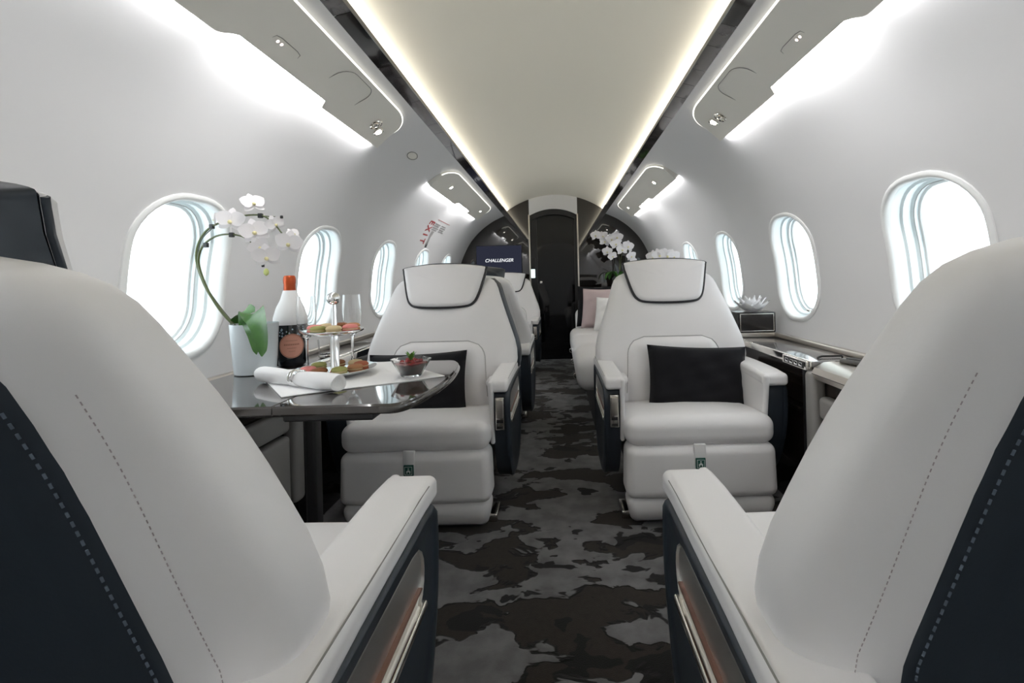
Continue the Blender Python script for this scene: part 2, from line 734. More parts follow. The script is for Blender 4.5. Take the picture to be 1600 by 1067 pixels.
def plate(name, outline, y0, y1, material, parent=None):
    n = len(outline)
    v = [(x, y0, z) for x, z in outline] + [(x, y1, z) for x, z in outline]
    f = [tuple(range(n)), tuple(range(2 * n - 1, n - 1, -1))] + [(i, (i + 1) % n, n + (i + 1) % n, n + i) for i in range(n)]
    return build(name, v, f, material, parent, smooth=False)


YB = 5.0
structure(plate('wall_back', arch_outline(), Y0 - .02, Y0, LINER))
DX0, DX1, DZ = -.285, .245, 1.64   # door opening
outl = arch_outline()
right = [p for p in outl if p[0] > DX1 + 1e-4]
left = [p for p in outl if p[0] < DX0 - 1e-4]


def top_at(x):
    return ZT - RV + math.sqrt(RV * RV - x * x)


wf = struct_empty('wall_front', 'glossy dark brown partition across the front of the cabin')
plate('bulkhead_panel', [(DX1, 0)] + right + [(DX1, top_at(DX1))], YB, YB + .04, BULK, wf)
plate('bulkhead_panel', [(DX0, top_at(DX0))] + left + [(DX0, 0)], YB, YB + .04, BULK, wf)
dcx, dhw = (DX0 + DX1) / 2, (DX1 - DX0) / 2


def door_arch(x, rise=0.10, z0=DZ):
    u = (x - dcx) / dhw
    return z0 + rise * (1 - u * u) - rise


xs = [DX0 + (DX1 - DX0) * i / 20 for i in range(21)]
hdr = [(x, door_arch(x, .07, 1.66)) for x in xs] + [(x, top_at(x)) for x in reversed(xs)]
plate('door_header', hdr, YB - .004, YB + .04, LINER, wf)
band = [(x, door_arch(x, .07, 1.60)) for x in xs] + [(x, door_arch(x, .07, 1.66) - .002) for x in reversed(xs)]
plate('header_band', band, YB + .006, YB + .05, BLACKTRIM, wf)
for x in (DX0, DX1):
    box('edge_trim', (x - .008, YB - .012, 0.0), (x + .008, YB + .01, 1.6), BRUSHED, wf, .003)
dr = struct_empty('door_1', 'tall glossy black sliding door at the cabin front')
dl = [(x, door_arch(x, .07, 1.63)) for x in xs]
plate('door_leak_plate', [(DX0 - .05, -.03), (DX1 + .05, -.03), (DX1 + .05, 1.72), (DX0 - .05, 1.72)], YB + .082, YB + .09, BLACKTRIM, dr)  # added plate, blocks outside light leaking through the door gap
plate('door_panel', [(dl[0][0], 0.0)] + [(dl[-1][0], 0.0)] + dl[::-1], YB + .05, YB + .08, DOORM, dr)
plate('door_jamb', [(DX0, 0), (DX0 + .08, 0), (DX0 + .08, 1.56), (DX0, 1.54)], YB + .02, YB + .06, BLACKTRIM, dr)
plate('door_jamb', [(DX1 - .04, 0), (DX1, 0), (DX1, 1.54), (DX1 - .04, 1.56)], YB + .02, YB + .06, BLACKTRIM, dr)
box('door_handle', (dcx - .165, YB + .035, .84), (dcx - .135, YB + .052, .87), CHROME, dr, .006)
sw = thing('switch_panel', 'small lit touch screen on the dark jamb beside the front door', 'control panel', at(833, 420, YB + .02))
box('bezel', (-.03, -.008, -.10), (.03, .001, .12), BLACKTRIM, sw, .004)
box('screen', (-.022, -.011, -.03), (.022, -.006, .065), glow('small_screen', (.75, .95, .95), .8), sw, .002)
lathe('knob', [(.012, 0), (.012, .004), (.008, .006), (0.001, .006)], CHROME, sw, n=12).rotation_euler = (PI / 2, 0, 0)
sw.children[-1].location = (0, -.008, -.07)


# ------------------------------------------------------------------ overhead service panels
S_IN, S_OUT = s_of_x(.598), s_of_x(.756)
WASH = glow('wash_light', (1.0, 0.985, 0.98), E_WASH)
WASHBOX = glow('wash_light_box', (1.0, 0.99, 0.985), E_BOX)
LINE = glow('panel_edge_light', (1.0, 0.97, 0.86), E_LINE)
LAMP = glow('reading_lamp_bulb', (1.0, 0.96, 0.86), 14.0)


def overhead(side, ya, yb, notch, label, lamps, speaker=None, sign=None, round_a=False, round_b=True):
    t = thing('overhead_panel', label, 'overhead panel', wallp(side, (ya + yb) / 2, (S_IN + S_OUT) / 2), group='overhead service panels along the cabin walls')
    inv = t.location.copy()
    rad, rs = .17, .085

    def Wp(y, s, off):
        return wallp(side, y, s, off) - inv
    step = .026
    # the panel body: columns over y, from the outer edge to the inner edge, proud of the liner
    ysamp = sorted(set([ya + (yb - ya) * i / 60 for i in range(61)] + [yb - rad * (1 - math.sin(k * PI / 36)) for k in range(1, 18)] + ([ya + rad * (1 - math.sin(k * PI / 36)) for k in range(1, 18)] if round_a else []) + [e for n0, n1 in notch for e in (n0 - .03, n0 - .015, n0, n0 + .02, n1 - .005, n1 + .012)]))

    def s_out(y):
        for n0, n1 in notch:
            if n0 - .03 < y < n1 + .012:
                if y < n0 + .02:
                    u = (y - n0 + .03) / .05
                    return S_OUT + step * (u * u * (3 - 2 * u))
                if y <= n1 - .005:
                    return S_OUT + step
                return S_OUT + step * (1 - (y - n1 + .005) / .017)
        return S_OUT

    def s_in(y):
        d = 0.0
        if round_b and y > yb - rad:
            u = (y - yb + rad) / rad
            d = rs * (1 - math.sqrt(max(0, 1 - u * u)))
        if round_a and y < ya + rad:
            u = (ya + rad - y) / rad
            d = rs * (1 - math.sqrt(max(0, 1 - u * u)))
        return S_IN - d
    rings = []
    for y in ysamp:
        a, b = s_out(y), s_in(y)
        rg = [Wp(y, a, .002), Wp(y, a, -.030)]
        for k in range(1, 10):
            u = k / 9
            rg.append(Wp(y, a + (b - a) * u, -.030 + .014 * u))
        rg.append(Wp(y, b, .002))
        rings.append(rg)
    loft('panel', rings, PSU, t, closed=False, cap0=True, cap1=True, sharp=35)
    # thin light line round the inner edge
    path = [Wp(y, s_in(y) + .003, -.014) for y in ysamp]
    tube('edge_light', path, .0028, LINE, t, n=6)
    # wash light: a lit strip set back under the outer edge, shining down the wall
    def strip(name, y_a, y_b, s0, o0, s1, o1, m):
        v = [Wp(y_a, s0, o0), Wp(y_a, s1, o1), Wp(y_b, s1, o1), Wp(y_b, s0, o0)]
        build(name, v, [(0, 1, 2, 3)], m, t, smooth=False, fix=False)
    cur = ya
    for n0, n1 in notch:
        strip('wash_light', cur, n0 - .03, S_OUT - .001, -.004, S_OUT - .001, -.022, WASH)
        strip('light_box', n0, n1 - .004, S_OUT + step - .001, -.003, S_OUT + step - .001, -.028, WASHBOX)
        cur = n1 + .014
    strip('wash_light', cur, yb - .003, S_OUT - .001, -.004, S_OUT - .001, -.022, WASH)
    # fittings
    def fit(y, u):
        s = S_OUT + (S_IN - S_OUT) * u
        p = Wp(y, s, -.030 + .014 * u)
        nrm = -sec_n(s)
        nrm = Vector((side * nrm.x, 0, nrm.y))
        ty = Vector((0, 1, 0))
        tx = ty.cross(nrm).normalized()
        M = Matrix((tx, ty, nrm)).transposed().to_4x4()
        M.translation = p
        return M
    for (y, u, lit, r) in lamps:
        lo = lathe('reading_lamp', [(r * .55, -.004), (r, -.002), (r * 1.02, .004), (r * .9, .007), (r * .72, .005), (r * .68, .001), (.0005, .001)], CHROME, t, n=20)
        lo.matrix_local = fit(y, u)
        bl = lathe('bulb' if lit else 'nozzle', [(r * .5, .001), (r * .48, .006), (r * .3, .009), (.0005, .0095)], LAMP if lit else CHROME, lo, n=16)
        bl.matrix_local = Matrix.Translation((.0, 0, 0))
    if speaker:
        y, u, hy, hs = speaker
        M = fit(y, u)
        pts = []
        for a in [2 * PI * k / 48 for k in range(48)]:
            r_ = rr_radius(a, hs, hy, min(hs, hy) * .75)
            pts.append((r_ * math.cos(a), r_ * math.sin(a), .0005 + .004 * (r_ * math.cos(a) / .066) ** 2))
        o = tube('speaker_seam', pts, .0014, SEAM, t, n=5, closed=True)
        o.matrix_local = M
    if sign:
        y, u = sign
        M = fit(y, u)
        pts = []
        for a in [2 * PI * k / 32 for k in range(32)]:
            r_ = rr_radius(a, .014, .055, .012)
            pts.append((r_ * math.cos(a), r_ * math.sin(a), .0005))
        o = tube('sign_frame', pts, .0012, SEAM, t, n=5, closed=True)
        o.matrix_local = M
        for k, d in enumerate((-.034, -.018)):
            g = lathe('sign_light', [(.0045, .0004), (.004, .0018), (.0004, .002)], glow('sign_light', (1, .72, .66), 3.0), t, n=10)
            g.matrix_local = M @ Matrix.Translation((0, d, 0))
    return t


overhead(-1, Y0 + .01, 1.95, ((-.85, -.43), (1.06, 1.48)), 'long overhead service panel on the side of the orchid table', [(1.79, .42, False, .027), (1.845, .33, True, .022)], (1.50, .55, .10, .066), (1.20, .42))  # aft notch holds an added, unseen light box that brightens the near seat backs
overhead(1, Y0 + .01, 1.97, ((-.85, -.43), (1.06, 1.46)), 'long overhead service panel on the side of the tissue box ledge', [(1.80, .42, False, .027), (1.865, .45, True, .022)], (1.54, .55, .10, .066), (1.24, .42))  # its aft light box is likewise unseen, added to light the seat backs
overhead(-1, 2.75, 4.35, ((3.42, 3.84),), 'short overhead panel above the exit sign', [(3.02, .45, True, .022), (4.1, .5, True, .016)], round_a=True)
overhead(1, 2.72, 4.35, ((3.42, 3.84),), 'short overhead panel above the divan', [(3.02, .45, True, .022), (4.1, .5, True, .016)], round_a=True)

# oval vent in the liner
vt = thing('ceiling_vent', 'small oval grille in the liner between the two overhead panels', 'vent', wallp(-1, 2.30, s_of_x(.70), -.001))
s_ = s_of_x(.70)
nrm = -sec_n(s_)
nrm = Vector((-nrm.x, 0, nrm.y))
tx = Vector((0, 1, 0)).cross(nrm).normalized()
Mv = Matrix((tx, Vector((0, 1, 0)), nrm)).transposed().to_4x4()
pts = [(.022 * math.cos(2 * PI * k / 24), .055 * math.sin(2 * PI * k / 24), .001) for k in range(24)]
tube('rim', pts, .002, SEAM, vt, n=6, closed=True).matrix_local = Mv
plv = build('grille', [(0, 0, .0012)] + pts, [(0, 1 + i, 1 + (i + 1) % 24) for i in range(24)], PSU, vt)
plv.matrix_local = Mv


# ------------------------------------------------------------------ club seats
YC = [(.30, .06), (.45, .065), (.51, .07), (.65, .10), (.757, .13), (.86, .175), (.92, .20)]
WD = [(.30, .25), (.40, .285), (.48, .315), (.54, .328), (.60, .322), (.66, .303), (.757, .268), (.82, .246), (.86, .232), (.885, .215), (.90, .185), (.910, .14), (.914, .09)]
TH = [(.30, .07), (.5, .075), (.75, .070), (.86, .058), (.885, .048), (.90, .036), (.91, .020), (.914, .008)]
NE = 3.4


def back_y(x, z, sgn, off=0.0):
    w, t, yc = sinterp(WD, z), sinterp(TH, z), sinterp(YC, z)
    u = min(1.0, abs(x) / w)
    return yc + sgn * (t * (1 - u ** NE) ** (1 / NE) + off)


SEAT_MESH = {}


def outline_head():
    pts = []
    # closed rounded trapezoid (x, z), centre at z=.875
    base = [(-.176, .948), (-.09, .958), (0, .960), (.09, .958), (.176, .948), (.183, .935), (.172, .885), (.155, .825), (.137, .792), (.102, .778), (0, .774), (-.102, .778), (-.137, .792), (-.155, .825), (-.172, .885), (-.183, .935)]
    return [(p.x, p.y) for p in catmull([(x, z, 0) for x, z in base], 4, closed=True)]


ARM_PROF = [(p.x, p.y) for p in catmull([(-.268, .488, 0), (-.292, .44, 0), (-.288, .36, 0), (-.268, .27, 0), (-.228, .185, 0), (-.16, .125, 0), (-.05, .105, 0), (.08, .12, 0), (.16, .20, 0), (.20, .32, 0), (.205, .43, 0), (.18, .488, 0), (.05, .492, 0), (-.12, .492, 0)], 6, closed=True)]


def ray_out(cy, cz, a, poly):
    d = Vector((math.cos(a), math.sin(a)))
    best = None
    n = len(poly)
    for i in range(n):
        p = Vector((poly[i][0] - cy, poly[i][1] - cz))
        q = Vector((poly[(i + 1) % n][0] - cy, poly[(i + 1) % n][1] - cz))
        e = q - p
        den = d.x * e.y - d.y * e.x
        if abs(den) < 1e-12:
            continue
        t = (p.x * e.y - p.y * e.x) / den
        u = (p.x * d.y - p.y * d.x) / den
        if t > 0 and -1e-6 <= u <= 1 + 1e-6:
            best = t if best is None else max(best, t)
    return best or .01


def make_seat(label, X, Y, rz, aisle, tag_on=True, group='leather club seats', head_dz=0.0, trim=False, arm_k=1, seat_dz=0.0):
    """aisle: sign of local x on which the aisle lies; the seat faces local -y"""
    t = thing('club_seat', label, 'seat', (X, Y, 0), rz, group)
    # pedestal and skirt
    cush('pedestal', (.40, .42, .15), .02, BLACKTRIM, t, (0, .02, .075), nf=1)
    cush('seat_pan', (.49, .50, .16), .03, NAVY, t, (0, .0, .235), nf=1)

    def crown(x, y, z):
        u, v = x / .26, y / .26
        k = max(0, 1 - u * u) * max(0, 1 - v * v)
        q = min(1.0, max(0.0, (z + .05) / .10))
        zz = z + q * (.016 * k - .012 * max(0, -v) ** 3 - (.036 if not seat_dz else .012) * (1 + v))
        return (x * (1 + .01 * (1 - v)), y, zz)
    cush('cushion', (.515, .51, .118), .045, LEATHER, t, (0, -.105, .345 + seat_dz), nf=8, m=4, deform=crown)

    def lr(x, y, z):
        return (x * (1 - .012 * (z / .09)), y - .008 * (1 - (x / .26) ** 2) * (y < 0), z)
    cush('leg_rest', (.525, .12, .183), .030, LEATHER, t, (0, -.302, .202), nf=6, m=3, deform=lr)

    def fr(x, y, z):
        k = max(0, (.02 - z) / .075)
        return (x * (1 - .06 * k), y + .05 * k * (y < 0) * k, z)
    cush('foot_rest', (.515, .11, .105), .026, LEATHER, t, (0, -.297, .060), nf=6, m=3, deform=fr)
    # strap and green tag
    st = cush('strap', (.042, .010, .075), .004, LEATHER, t, (-.012, -.366, .268), nf=1, m=2)
    if tag_on:
        tg = cush('life_vest_tag', (.034, .006, .038), .002, mat('green_tag', (.004, .075, .055), .5), t, (-.012, -.3735, .240), nf=1, m=2)
        tg['label'] = 'small green square tag with a white life vest symbol'
        W_ = mat('tag_white', (.75, .8, .78), .5)
        y_ = -.3772
        parts = []
        for (x0, x1, z0, z1) in ((-.013, .013, .0125, .014), (-.013, .013, -.014, -.0125), (-.013, -.0115, -.014, .014), (.0115, .013, -.014, .014), (-.003, .003, -.004, .003), (-.007, -.003, -.009, .0), (.003, .007, -.009, .0), (-.002, .002, .005, .009)):
            parts.append(([(-.012 + x0, y_, .240 + z0), (-.012 + x1, y_, .240 + z0), (-.012 + x1, y_, .240 + z1), (-.012 + x0, y_, .240 + z1)], [(0, 1, 2, 3)]))
        v, f = merge(parts)
        build('tag_symbol', v, f, W_, tg, smooth=False)
    # backrest
    rings = []
    for z in [.30, .36, .42, .46, .50, .54, .58, .62, .66, .70, .74, .78, .82, .85, .87, .885, .895, .903, .909, .9125, .914]:
        w, th, yc = sinterp(WD, z), sinterp(TH, z), sinterp(YC, z)
        rg = []
        for k in range(56):
            a = 2 * PI * k / 56
            c, s = math.cos(a), math.sin(a)
            rg.append((w * math.copysign(abs(c) ** (2 / NE), c), yc + th * math.copysign(abs(s) ** (2 / NE), s), z))
        rings.append(rg)
    bk = loft('backrest', rings, LEATHER, t, sharp=80)
    # lumbar pad on the front: proud, rounded
    V, F = [], []
    nu, nv = 20, 16
    for j in range(nv + 1):
        v = j / nv
        z = .36 + (.628 - .36) * v
        hw = .205 - .012 * v
        if v > .72:
            q = (v - .72) / .28
            hw -= .07 * (1 - math.sqrt(max(0, 1 - q * q)))
        for i in range(nu + 1):
            u = -1 + 2 * i / nu
            eu = max(0, 1 - abs(u) ** 8) ** .5
            ev = max(0, 1 - v ** 14) ** .5
            V.append((hw * u, back_y(hw * u, z, -1, -.006 + .030 * min(eu, ev)), z))
    for j in range(nv):
        for i in range(nu):
            b = j * (nu + 1) + i
            F.append((b, b + 1, b + nu + 2, b + nu + 1))
    lpad = build('lumbar_pad', V, F, LEATHER, t, sharp=80)
    seam = [V[j * (nu + 1)] for j in range(2, nv + 1)] + [V[nv * (nu + 1) + i] for i in range(1, nu + 1)] + [V[j * (nu + 1) + nu] for j in range(nv - 1, 1, -1)]
    tube('pad_seam', [(x, back_y(x, z, -1, .0005), z) for x, y, z in seam], .0020, PALESEAM, lpad, n=5)
    # navy rear panel with stitching
    V, F = [], []
    nu, nv = 16, 24

    def wp(z):
        hw = interp([(.30, .215), (.42, .238), (.54, .237), (.825, .178)], z)
        if z > .81:
            q = min(1, (z - .81) / .055)
            hw -= .09 * (1 - math.sqrt(max(0, 1 - q * q)))
        return hw
    for j in range(nv + 1):
        z = .31 + (.865 - .31) * (1 - (1 - j / nv) ** 1.5)
        for i in range(nu + 1):
            u = -1 + 2 * i / nu
            e = .0045 if (0 < i < nu and j < nv) else -.002
            if i in (1, nu - 1):
                u *= 1.12 / 1.0 * (1 - .0) if False else 1.10
            V.append((wp(z) * u, back_y(wp(z) * u, z, 1, e), z))
    for j in range(nv):
        for i in range(nu):
            b = j * (nu + 1) + i
            F.append((b, b + 1, b + nu + 2, b + nu + 1))
    rp = build('rear_panel', V, F, NAVY, t, sharp=80)
    rp['label'] = 'navy leather panel on the back of the seat'
    for nm, d, off, mm, sz, step in (('panel_stitching', -.010, .0052, mat('stitch_blue', (.10, .13, .17), .6), .0013, .0085), ('edge_stitching', .034, .0002, mat('stitch_grey', (.40, .35, .36), .6), .0006, .0058)):
        parts = []
        z = .33
        while z < .80:
            for sx in (-1, 1):
                x = sx * (wp(z) + d)
                dz = step * .5
                x2 = sx * (wp(z + dz) + d)
                p, q = Vector((x, back_y(x, z, 1, off), z)), Vector((x2, back_y(x2, z + dz, 1, off), z + dz))
                parts.append(tube_geo([p, q], sz, 4))
            z += step
        v, f = merge(parts)
        so = build(nm, v, f, mm, rp if d < 0 else bk, smooth=False)
        so['kind'] = 'stuff'
    # headrest
    hz, hy = .877, None
    ol = outline_head()

    def hy_at(z):
        return sinterp(YC, min(z, .915)) + (.22 * max(0, z - .915)) - .068

    def hring(inset, dy, rnd=0.0):
        out = []
        for x, z in ol:
            d = Vector((x, z - hz))
            if rnd:
                rr_ = (abs(d.x / .176) ** 2.6 + abs(d.y / .078) ** 2.6) ** (-1 / 2.6)
                d = d * (1 - rnd) + d * rr_ * rnd
            k = max(0.02, 1 - inset / d.length)
            xx, zz = d.x * k, hz + d.y * k
            out.append((xx, hy_at(zz) + dy + .030 * (xx / .18) ** 2 * 0.6, zz))
        return out
    hd = loft('headrest', [hring(.14, -.030), hring(.07, -.029), hring(.022, -.028), hring(.007, -.024), hring(-.002, -.014), hring(-.003, -.006)], LEATHER, t, cap1=False, sharp=70)
    loft('headrest_back', [hring(.004, -.006), hring(-.008, -.002), hring(-.006, .016, .25), hring(.001, .036, .8), hring(.004, .050, 1), hring(.010, .062, 1), hring(.022, .069, 1), hring(.06, .072, 1), hring(.14, .073, 1)], NAVY, hd, cap0=False, sharp=70)
    edge = hring(-.002, -.010)
    n = len(edge)
    i0 = max(range(n), key=lambda i: edge[i][0] + edge[i][2] * .8)
    i1 = max(range(n), key=lambda i: -edge[i][0] + edge[i][2] * .8)
    path = []
    i = i0
    while i != i1:
        path.append(edge[i])
        i = (i + 1) % n
    path.append(edge[i1])
    if sum(p[2] for p in path) / len(path) > .93:
        path = []
        i = i1
        while i != i0:
            path.append(edge[i])
            i = (i + 1) % n
        path.append(edge[i0])
    tube('piping', path, .0078 if head_dz <= 0 else .004, BLACKPIPE if head_dz <= 0 else NAVY, hd, n=6)
    hd.location = (0, -.02 if head_dz < 0 else (.012 if head_dz else 0), head_dz)
    hd.scale = (.80 if head_dz > 0 else 1, 1, 1)
    # headrest posts
    cush('headrest_mount', (.20, .03, .10), .012, BLACKTRIM, t, (0, .185, .86 if head_dz < 0 else .885), nf=1)
    if trim:
        rg = []
        for z in [.50 + .395 * k / 16 for k in range(17)]:
            w, yc = sinterp(WD, z), sinterp(YC, z)
            rg.append([(aisle * (w + a), yc + b, z) for a, b in ((-.05, .01), (-.003, .004), (.008, .018), (.014, .05), (.008, .085), (-.05, .09))])
        loft('side_trim', rg, NAVY, t, sharp=50)['label'] = 'navy band down the side of the backrest'
    # arms
    for sx in (-1, 1):
        is_aisle = sx == aisle
        arm = bpy.data.objects.new('arm', None)
        arm.empty_display_size = .03
        link(arm, t)
        if not is_aisle:
            arm.location.x = -sx * .016
        elif arm_k != 1:
            arm.scale.x = arm_k
            arm.location.x = sx * .258 * (1 - arm_k)

        def cap(x, y, z, sx=sx):
            v = (y + .02) / .26
            zz = z - .016 * max(0, -v - .5) ** 2 * 2 - .016 * max(0, v) ** 2
            return (x - sx * .003 * max(0, -v), y, zz)
        cush('arm_cap', (.094, .54, .044), .015, LEATHER, arm, (sx * .302, -.040, .509), nf=8, m=4, deform=cap)
        tube('cap_seam', [(sx * .3455 - sx * .003 * max(0, -(y + .02) / .26), y - .04, .5275 - .003 - .016 * max(0, -(y + .02) / .26 - .5) ** 2 * 2) for y in [-.22 + .42 * k / 14 for k in range(15)]], .0012, SEAM, arm, n=5)
        # inner leather panel
        def ip(x, y, z):
            return (x, y + .02 * (-z / .12) * (y < 0), z)
        cush('inner_panel', (.021, .47, .235), .009, LEATHER, arm, (sx * .2655, -.065, .405), nf=3, m=3, deform=ip)
        # core (navy) behind the front face
        prof = [(-.03 + (y + .03) * .975, .30 + (z - .30) * .985) for y, z in ARM_PROF]
        loft('arm_body', [[(sx * x, y, z) for y, z in prof] for x in (.272, .334)], NAVY, arm, sharp=30)
        # outer plate with a real pocket opening
        cy, cz = -.035, .39
        A = [2 * PI * k / 64 for k in range(64)]
        outer = [(cy + ray_out(cy, cz, a, ARM_PROF) * math.cos(a), cz + ray_out(cy, cz, a, ARM_PROF) * math.sin(a)) for a in A]
        hole = []
        for a in A:
            r_ = rr_radius(a, .185, .052, .05)
            hole.append((cy + r_ * math.cos(a), cz + .012 + r_ * math.sin(a)))

        def lerp_ring(k, x):
            return [(sx * x, o[0] + (h[0] - o[0]) * k, o[1] + (h[1] - o[1]) * k) for o, h in zip(outer, hole)]
        loft('arm_side', [lerp_ring(0, .331), lerp_ring(0, .343), lerp_ring(.05, .350), lerp_ring(.16, .352), lerp_ring(.24, .348), lerp_ring(.30, .3445), lerp_ring(.9, .3445), lerp_ring(1.0, .342), lerp_ring(1.0, .334)], NAVY, arm, cap0=False, cap1=False, sharp=50)
        pk = loft('pocket_liner', [lerp_ring(.96, .3435), lerp_ring(1.01, .3440), lerp_ring(1.02, .3395)], SATIN, arm, cap0=False, cap1=True, sharp=30)
        box('pocket_tray', (min(sx * .334, sx * .347), cy - .165, cz - .008), (max(sx * .334, sx * .347), cy + .165, cz - .004), BRONZE, pk, .003)
        box('pocket_bar', (min(sx * .338, sx * .352), cy - .175, cz - .044), (max(sx * .338, sx * .352), cy + .175, cz - .030), CHROME, pk, .004)
        if is_aisle:
            ct = box('seat_control', (sx * .305 - .021, -.299, .345), (sx * .305 + .021, -.270, .462), CHROME, arm, .004)
            box('control_lid', (sx * .305 - .0165, -.304, .388), (sx * .305 + .0165, -.294, .456), BRUSHED, ct, .006)
            box('control_slot', (sx * .305 - .015, -.3005, .372), (sx * .305 + .015, -.297, .383), BLACKTRIM, ct, .001)
            box('control_slot', (sx * .305 - .014, -.3005, .351), (sx * .305 + .014, -.297, .360), BLACKTRIM, ct, .001)
    # belt stub beside the cushion, and a floor fitting
    cush('belt_end', (.05, .09, .035), .015, LEATHER, t, (aisle * .232, -.02, .462), nf=1)
    cush('floor_fitting', (.035, .10, .03), .006, CHROME, t, (aisle * .255, -.22, .016), nf=1, m=2)
    return t


R180 = PI
make_seat('big pale leather seat in front at bottom, under the navy headrest at the picture edge', -.555, .54, R180, -1, head_dz=.016, seat_dz=.032)
make_seat('big pale seat in front at bottom with no headrest showing, beside the silver ledge', .553, .54, R180, 1, head_dz=-.10, seat_dz=.032)
far_l = make_seat('pale leather seat facing the camera behind the laid table', -.492, 1.93, 0, 1, trim=True, arm_k=.76)
far_r = make_seat('pale leather seat facing the camera with a whole black pillow in view', .507, 1.93, 0, -1, arm_k=.76)
make_seat('pale leather seat turned away, back to back behind the laid table seat', -.470, 2.72, R180, -1, False, arm_k=.76)
make_seat('pale leather seat at the cabin front just before the screen', -.492, 4.40, 0, 1, arm_k=.76)


# ------------------------------------------------------------------ pillows
def pillow(name, label, w, h, d, M, material, cat='pillow', group=None, wob=1):
    t = thing(name, label, cat, M.translation, 0, group)
    n = 18
    V, F = [], []
    rnd = random.Random(wob)
    ph = [rnd.uniform(0, 6) for _ in range(4)]
    for sg in (1, -1):
        b = len(V)
        for j in range(n + 1):
            for i in range(n + 1):
                u, v = -1 + 2 * i / n, -1 + 2 * j / n
                k = max(0, (1 - u ** 4) * (1 - v ** 4)) ** .55
                x = u * w / 2 * (1 - .05 * (1 - abs(v) ** 3 * 0 - v * v) * u * u)
                z = v * h / 2 * (1 - .07 * (1 - u * u) * v * v)
                wr = .004 * math.sin(9 * u + 5 * v + ph[0]) * k + .003 * math.sin(14 * v - 6 * u + ph[1]) * k
                V.append((x, sg * (d / 2 * k + wr * (k > .05)), z))
        for j in range(n):
            for i in range(n):
                q = b + j * (n + 1) + i
                F.append((q, q + 1, q + n + 2, q + n + 1))
    R = M.to_3x3().to_4x4()
    V = [R @ Vector(p) for p in V]
    build('cover', V, F, material, t, sharp=80)
    m = n + 1
    ids = list(range(n)) + [j * m + n for j in range(n)] + [n * m + i for i in range(n, 0, -1)] + [j * m for j in range(n, 0, -1)]
    path = [V[k] for k in ids]
    tube('seam', path, .0014, material, t, n=5, closed=True)
    return t


def frame(loc, tilt, rz=0, ry=0):
    return Matrix.Translation(loc) @ Matrix.Rotation(rz, 4, 'Z') @ Matrix.Rotation(tilt, 4, 'X') @ Matrix.Rotation(ry, 4, 'Y')


pillow('pillow', 'black pillow lying whole in view on the seat by the silver ledge', .408, .258, .10, frame((.580, 1.848, .468), math.radians(-14), math.radians(2), math.radians(3)), BLACKSUEDE, group='black seat pillows', wob=2)
pillow('pillow', 'black pillow half hidden behind the table edge and the dessert glass', .408, .258, .10, frame((-.560, 1.848, .468), math.radians(-14), math.radians(-3), math.radians(-2)), BLACKSUEDE, group='black seat pillows', wob=4)

# ------------------------------------------------------------------ side ledges
def side_console(side, label):
    t = thing('side_console', label, 'console', (side * .88, Y0, 0))
    inv = t.location.copy()
    EX, zt, yb = .862, .585, 4.45

    def bx(name, x0, y0, z0, x1, y1, z1, m, p=t, r=.004):
        lo = [min(side * x0, side * x1), y0, z0]
        hi = [max(side * x0, side * x1), y1, z1]
        return box(name, Vector(lo) - inv, Vector(hi) - inv, m, p, r)
    bx('face_panel', EX + .036, Y0 + .01, 0.0, EX + .066, yb, zt - .03, WOOD)
    ys = [Y0 + .01, .40, 1.52, 2.32, 3.4, yb]
    for k, (a, b) in enumerate(zip(ys, ys[1:])):
        x0 = EX + (.055 if (side > 0 and k < 2) else 0)
        bx('ledge_top', x0, a + .001, zt - .022, 1.06, b - .001, zt, LEDGE if k in (2, 3) else BRUSHED, t, .005)
    bx('ledge_edge', EX - .004, ys[2] + .003, zt - .027, EX + .006, yb, zt + .002, CHROME, t, .003)
    bx('ledge_upstand', 1.038, Y0 + .02, zt, 1.064, yb, zt + .020, BRUSHED, t, .006)
    # pads along the lower face
    py = 1.50
    bx('pilaster_pad', EX - .01, py, .16, EX + .04, py + .055, zt - .03, GREYPAD, t, .018)
    bx('side_pad', EX, .90, .405, EX + .04, py - .01, .48, GREYPAD, t, .016)
    bx('side_pad', EX, .90, .12, EX + .04, py - .01, .395, GREYPAD, t, .016)
    bx('upright_rail', EX + .01, py + .08, .02, EX + .04, py + .10, zt - .03, BLACKTRIM, t, .004)
    if side > 0:
        def dr_ring(y):
            pr = [(.935, .587), (.90, .584), (.868, .568), (.858, .548), (.861, .532), (.875, .528), (.92, .54)]
            return [Vector((x, y, z)) - inv for x, z in pr]
        d = loft('drawer_front', [dr_ring(y) for y in (.30, .6, 1.0, 1.515)], BRUSHED, t, sharp=25)
        bx('drawer_seam', .8575, .30, .5475, .8595, 1.514, .5495, BLACKTRIM, d, .0005)
        cp = bx('control_strip', EX - .010, 1.535, .552, EX + .004, 1.70, .584, CHROME, t, .004)
        bx('button_bed', EX - .012, 1.55, .557, EX - .008, 1.685, .579, BLACKTRIM, cp, .001)
        for k in range(4):
            bx('button', EX - .0135, 1.558 + k * .031, .561, EX - .0095, 1.558 + k * .031 + .022, .575, SILVER, cp, .002)
        tube('lid_handle', [Vector(q) - inv for q in [(.905, 1.56, .586), (.908, 1.56, .592), (.93, 1.58, .592), (1.0, 1.58, .592), (1.003, 1.58, .586)]], .0035, BLACKTRIM, t, n=6)
    else:
        bx('ledge_rail', EX, 1.60, zt, EX + .03, 2.2, zt + .012, CHROME, t, .005)
    return t


side_console(-1, 'dark side ledge with metal top along the orchid and bottle wall')
side_console(1, 'dark side ledge with brushed metal drawer and small round buttons')

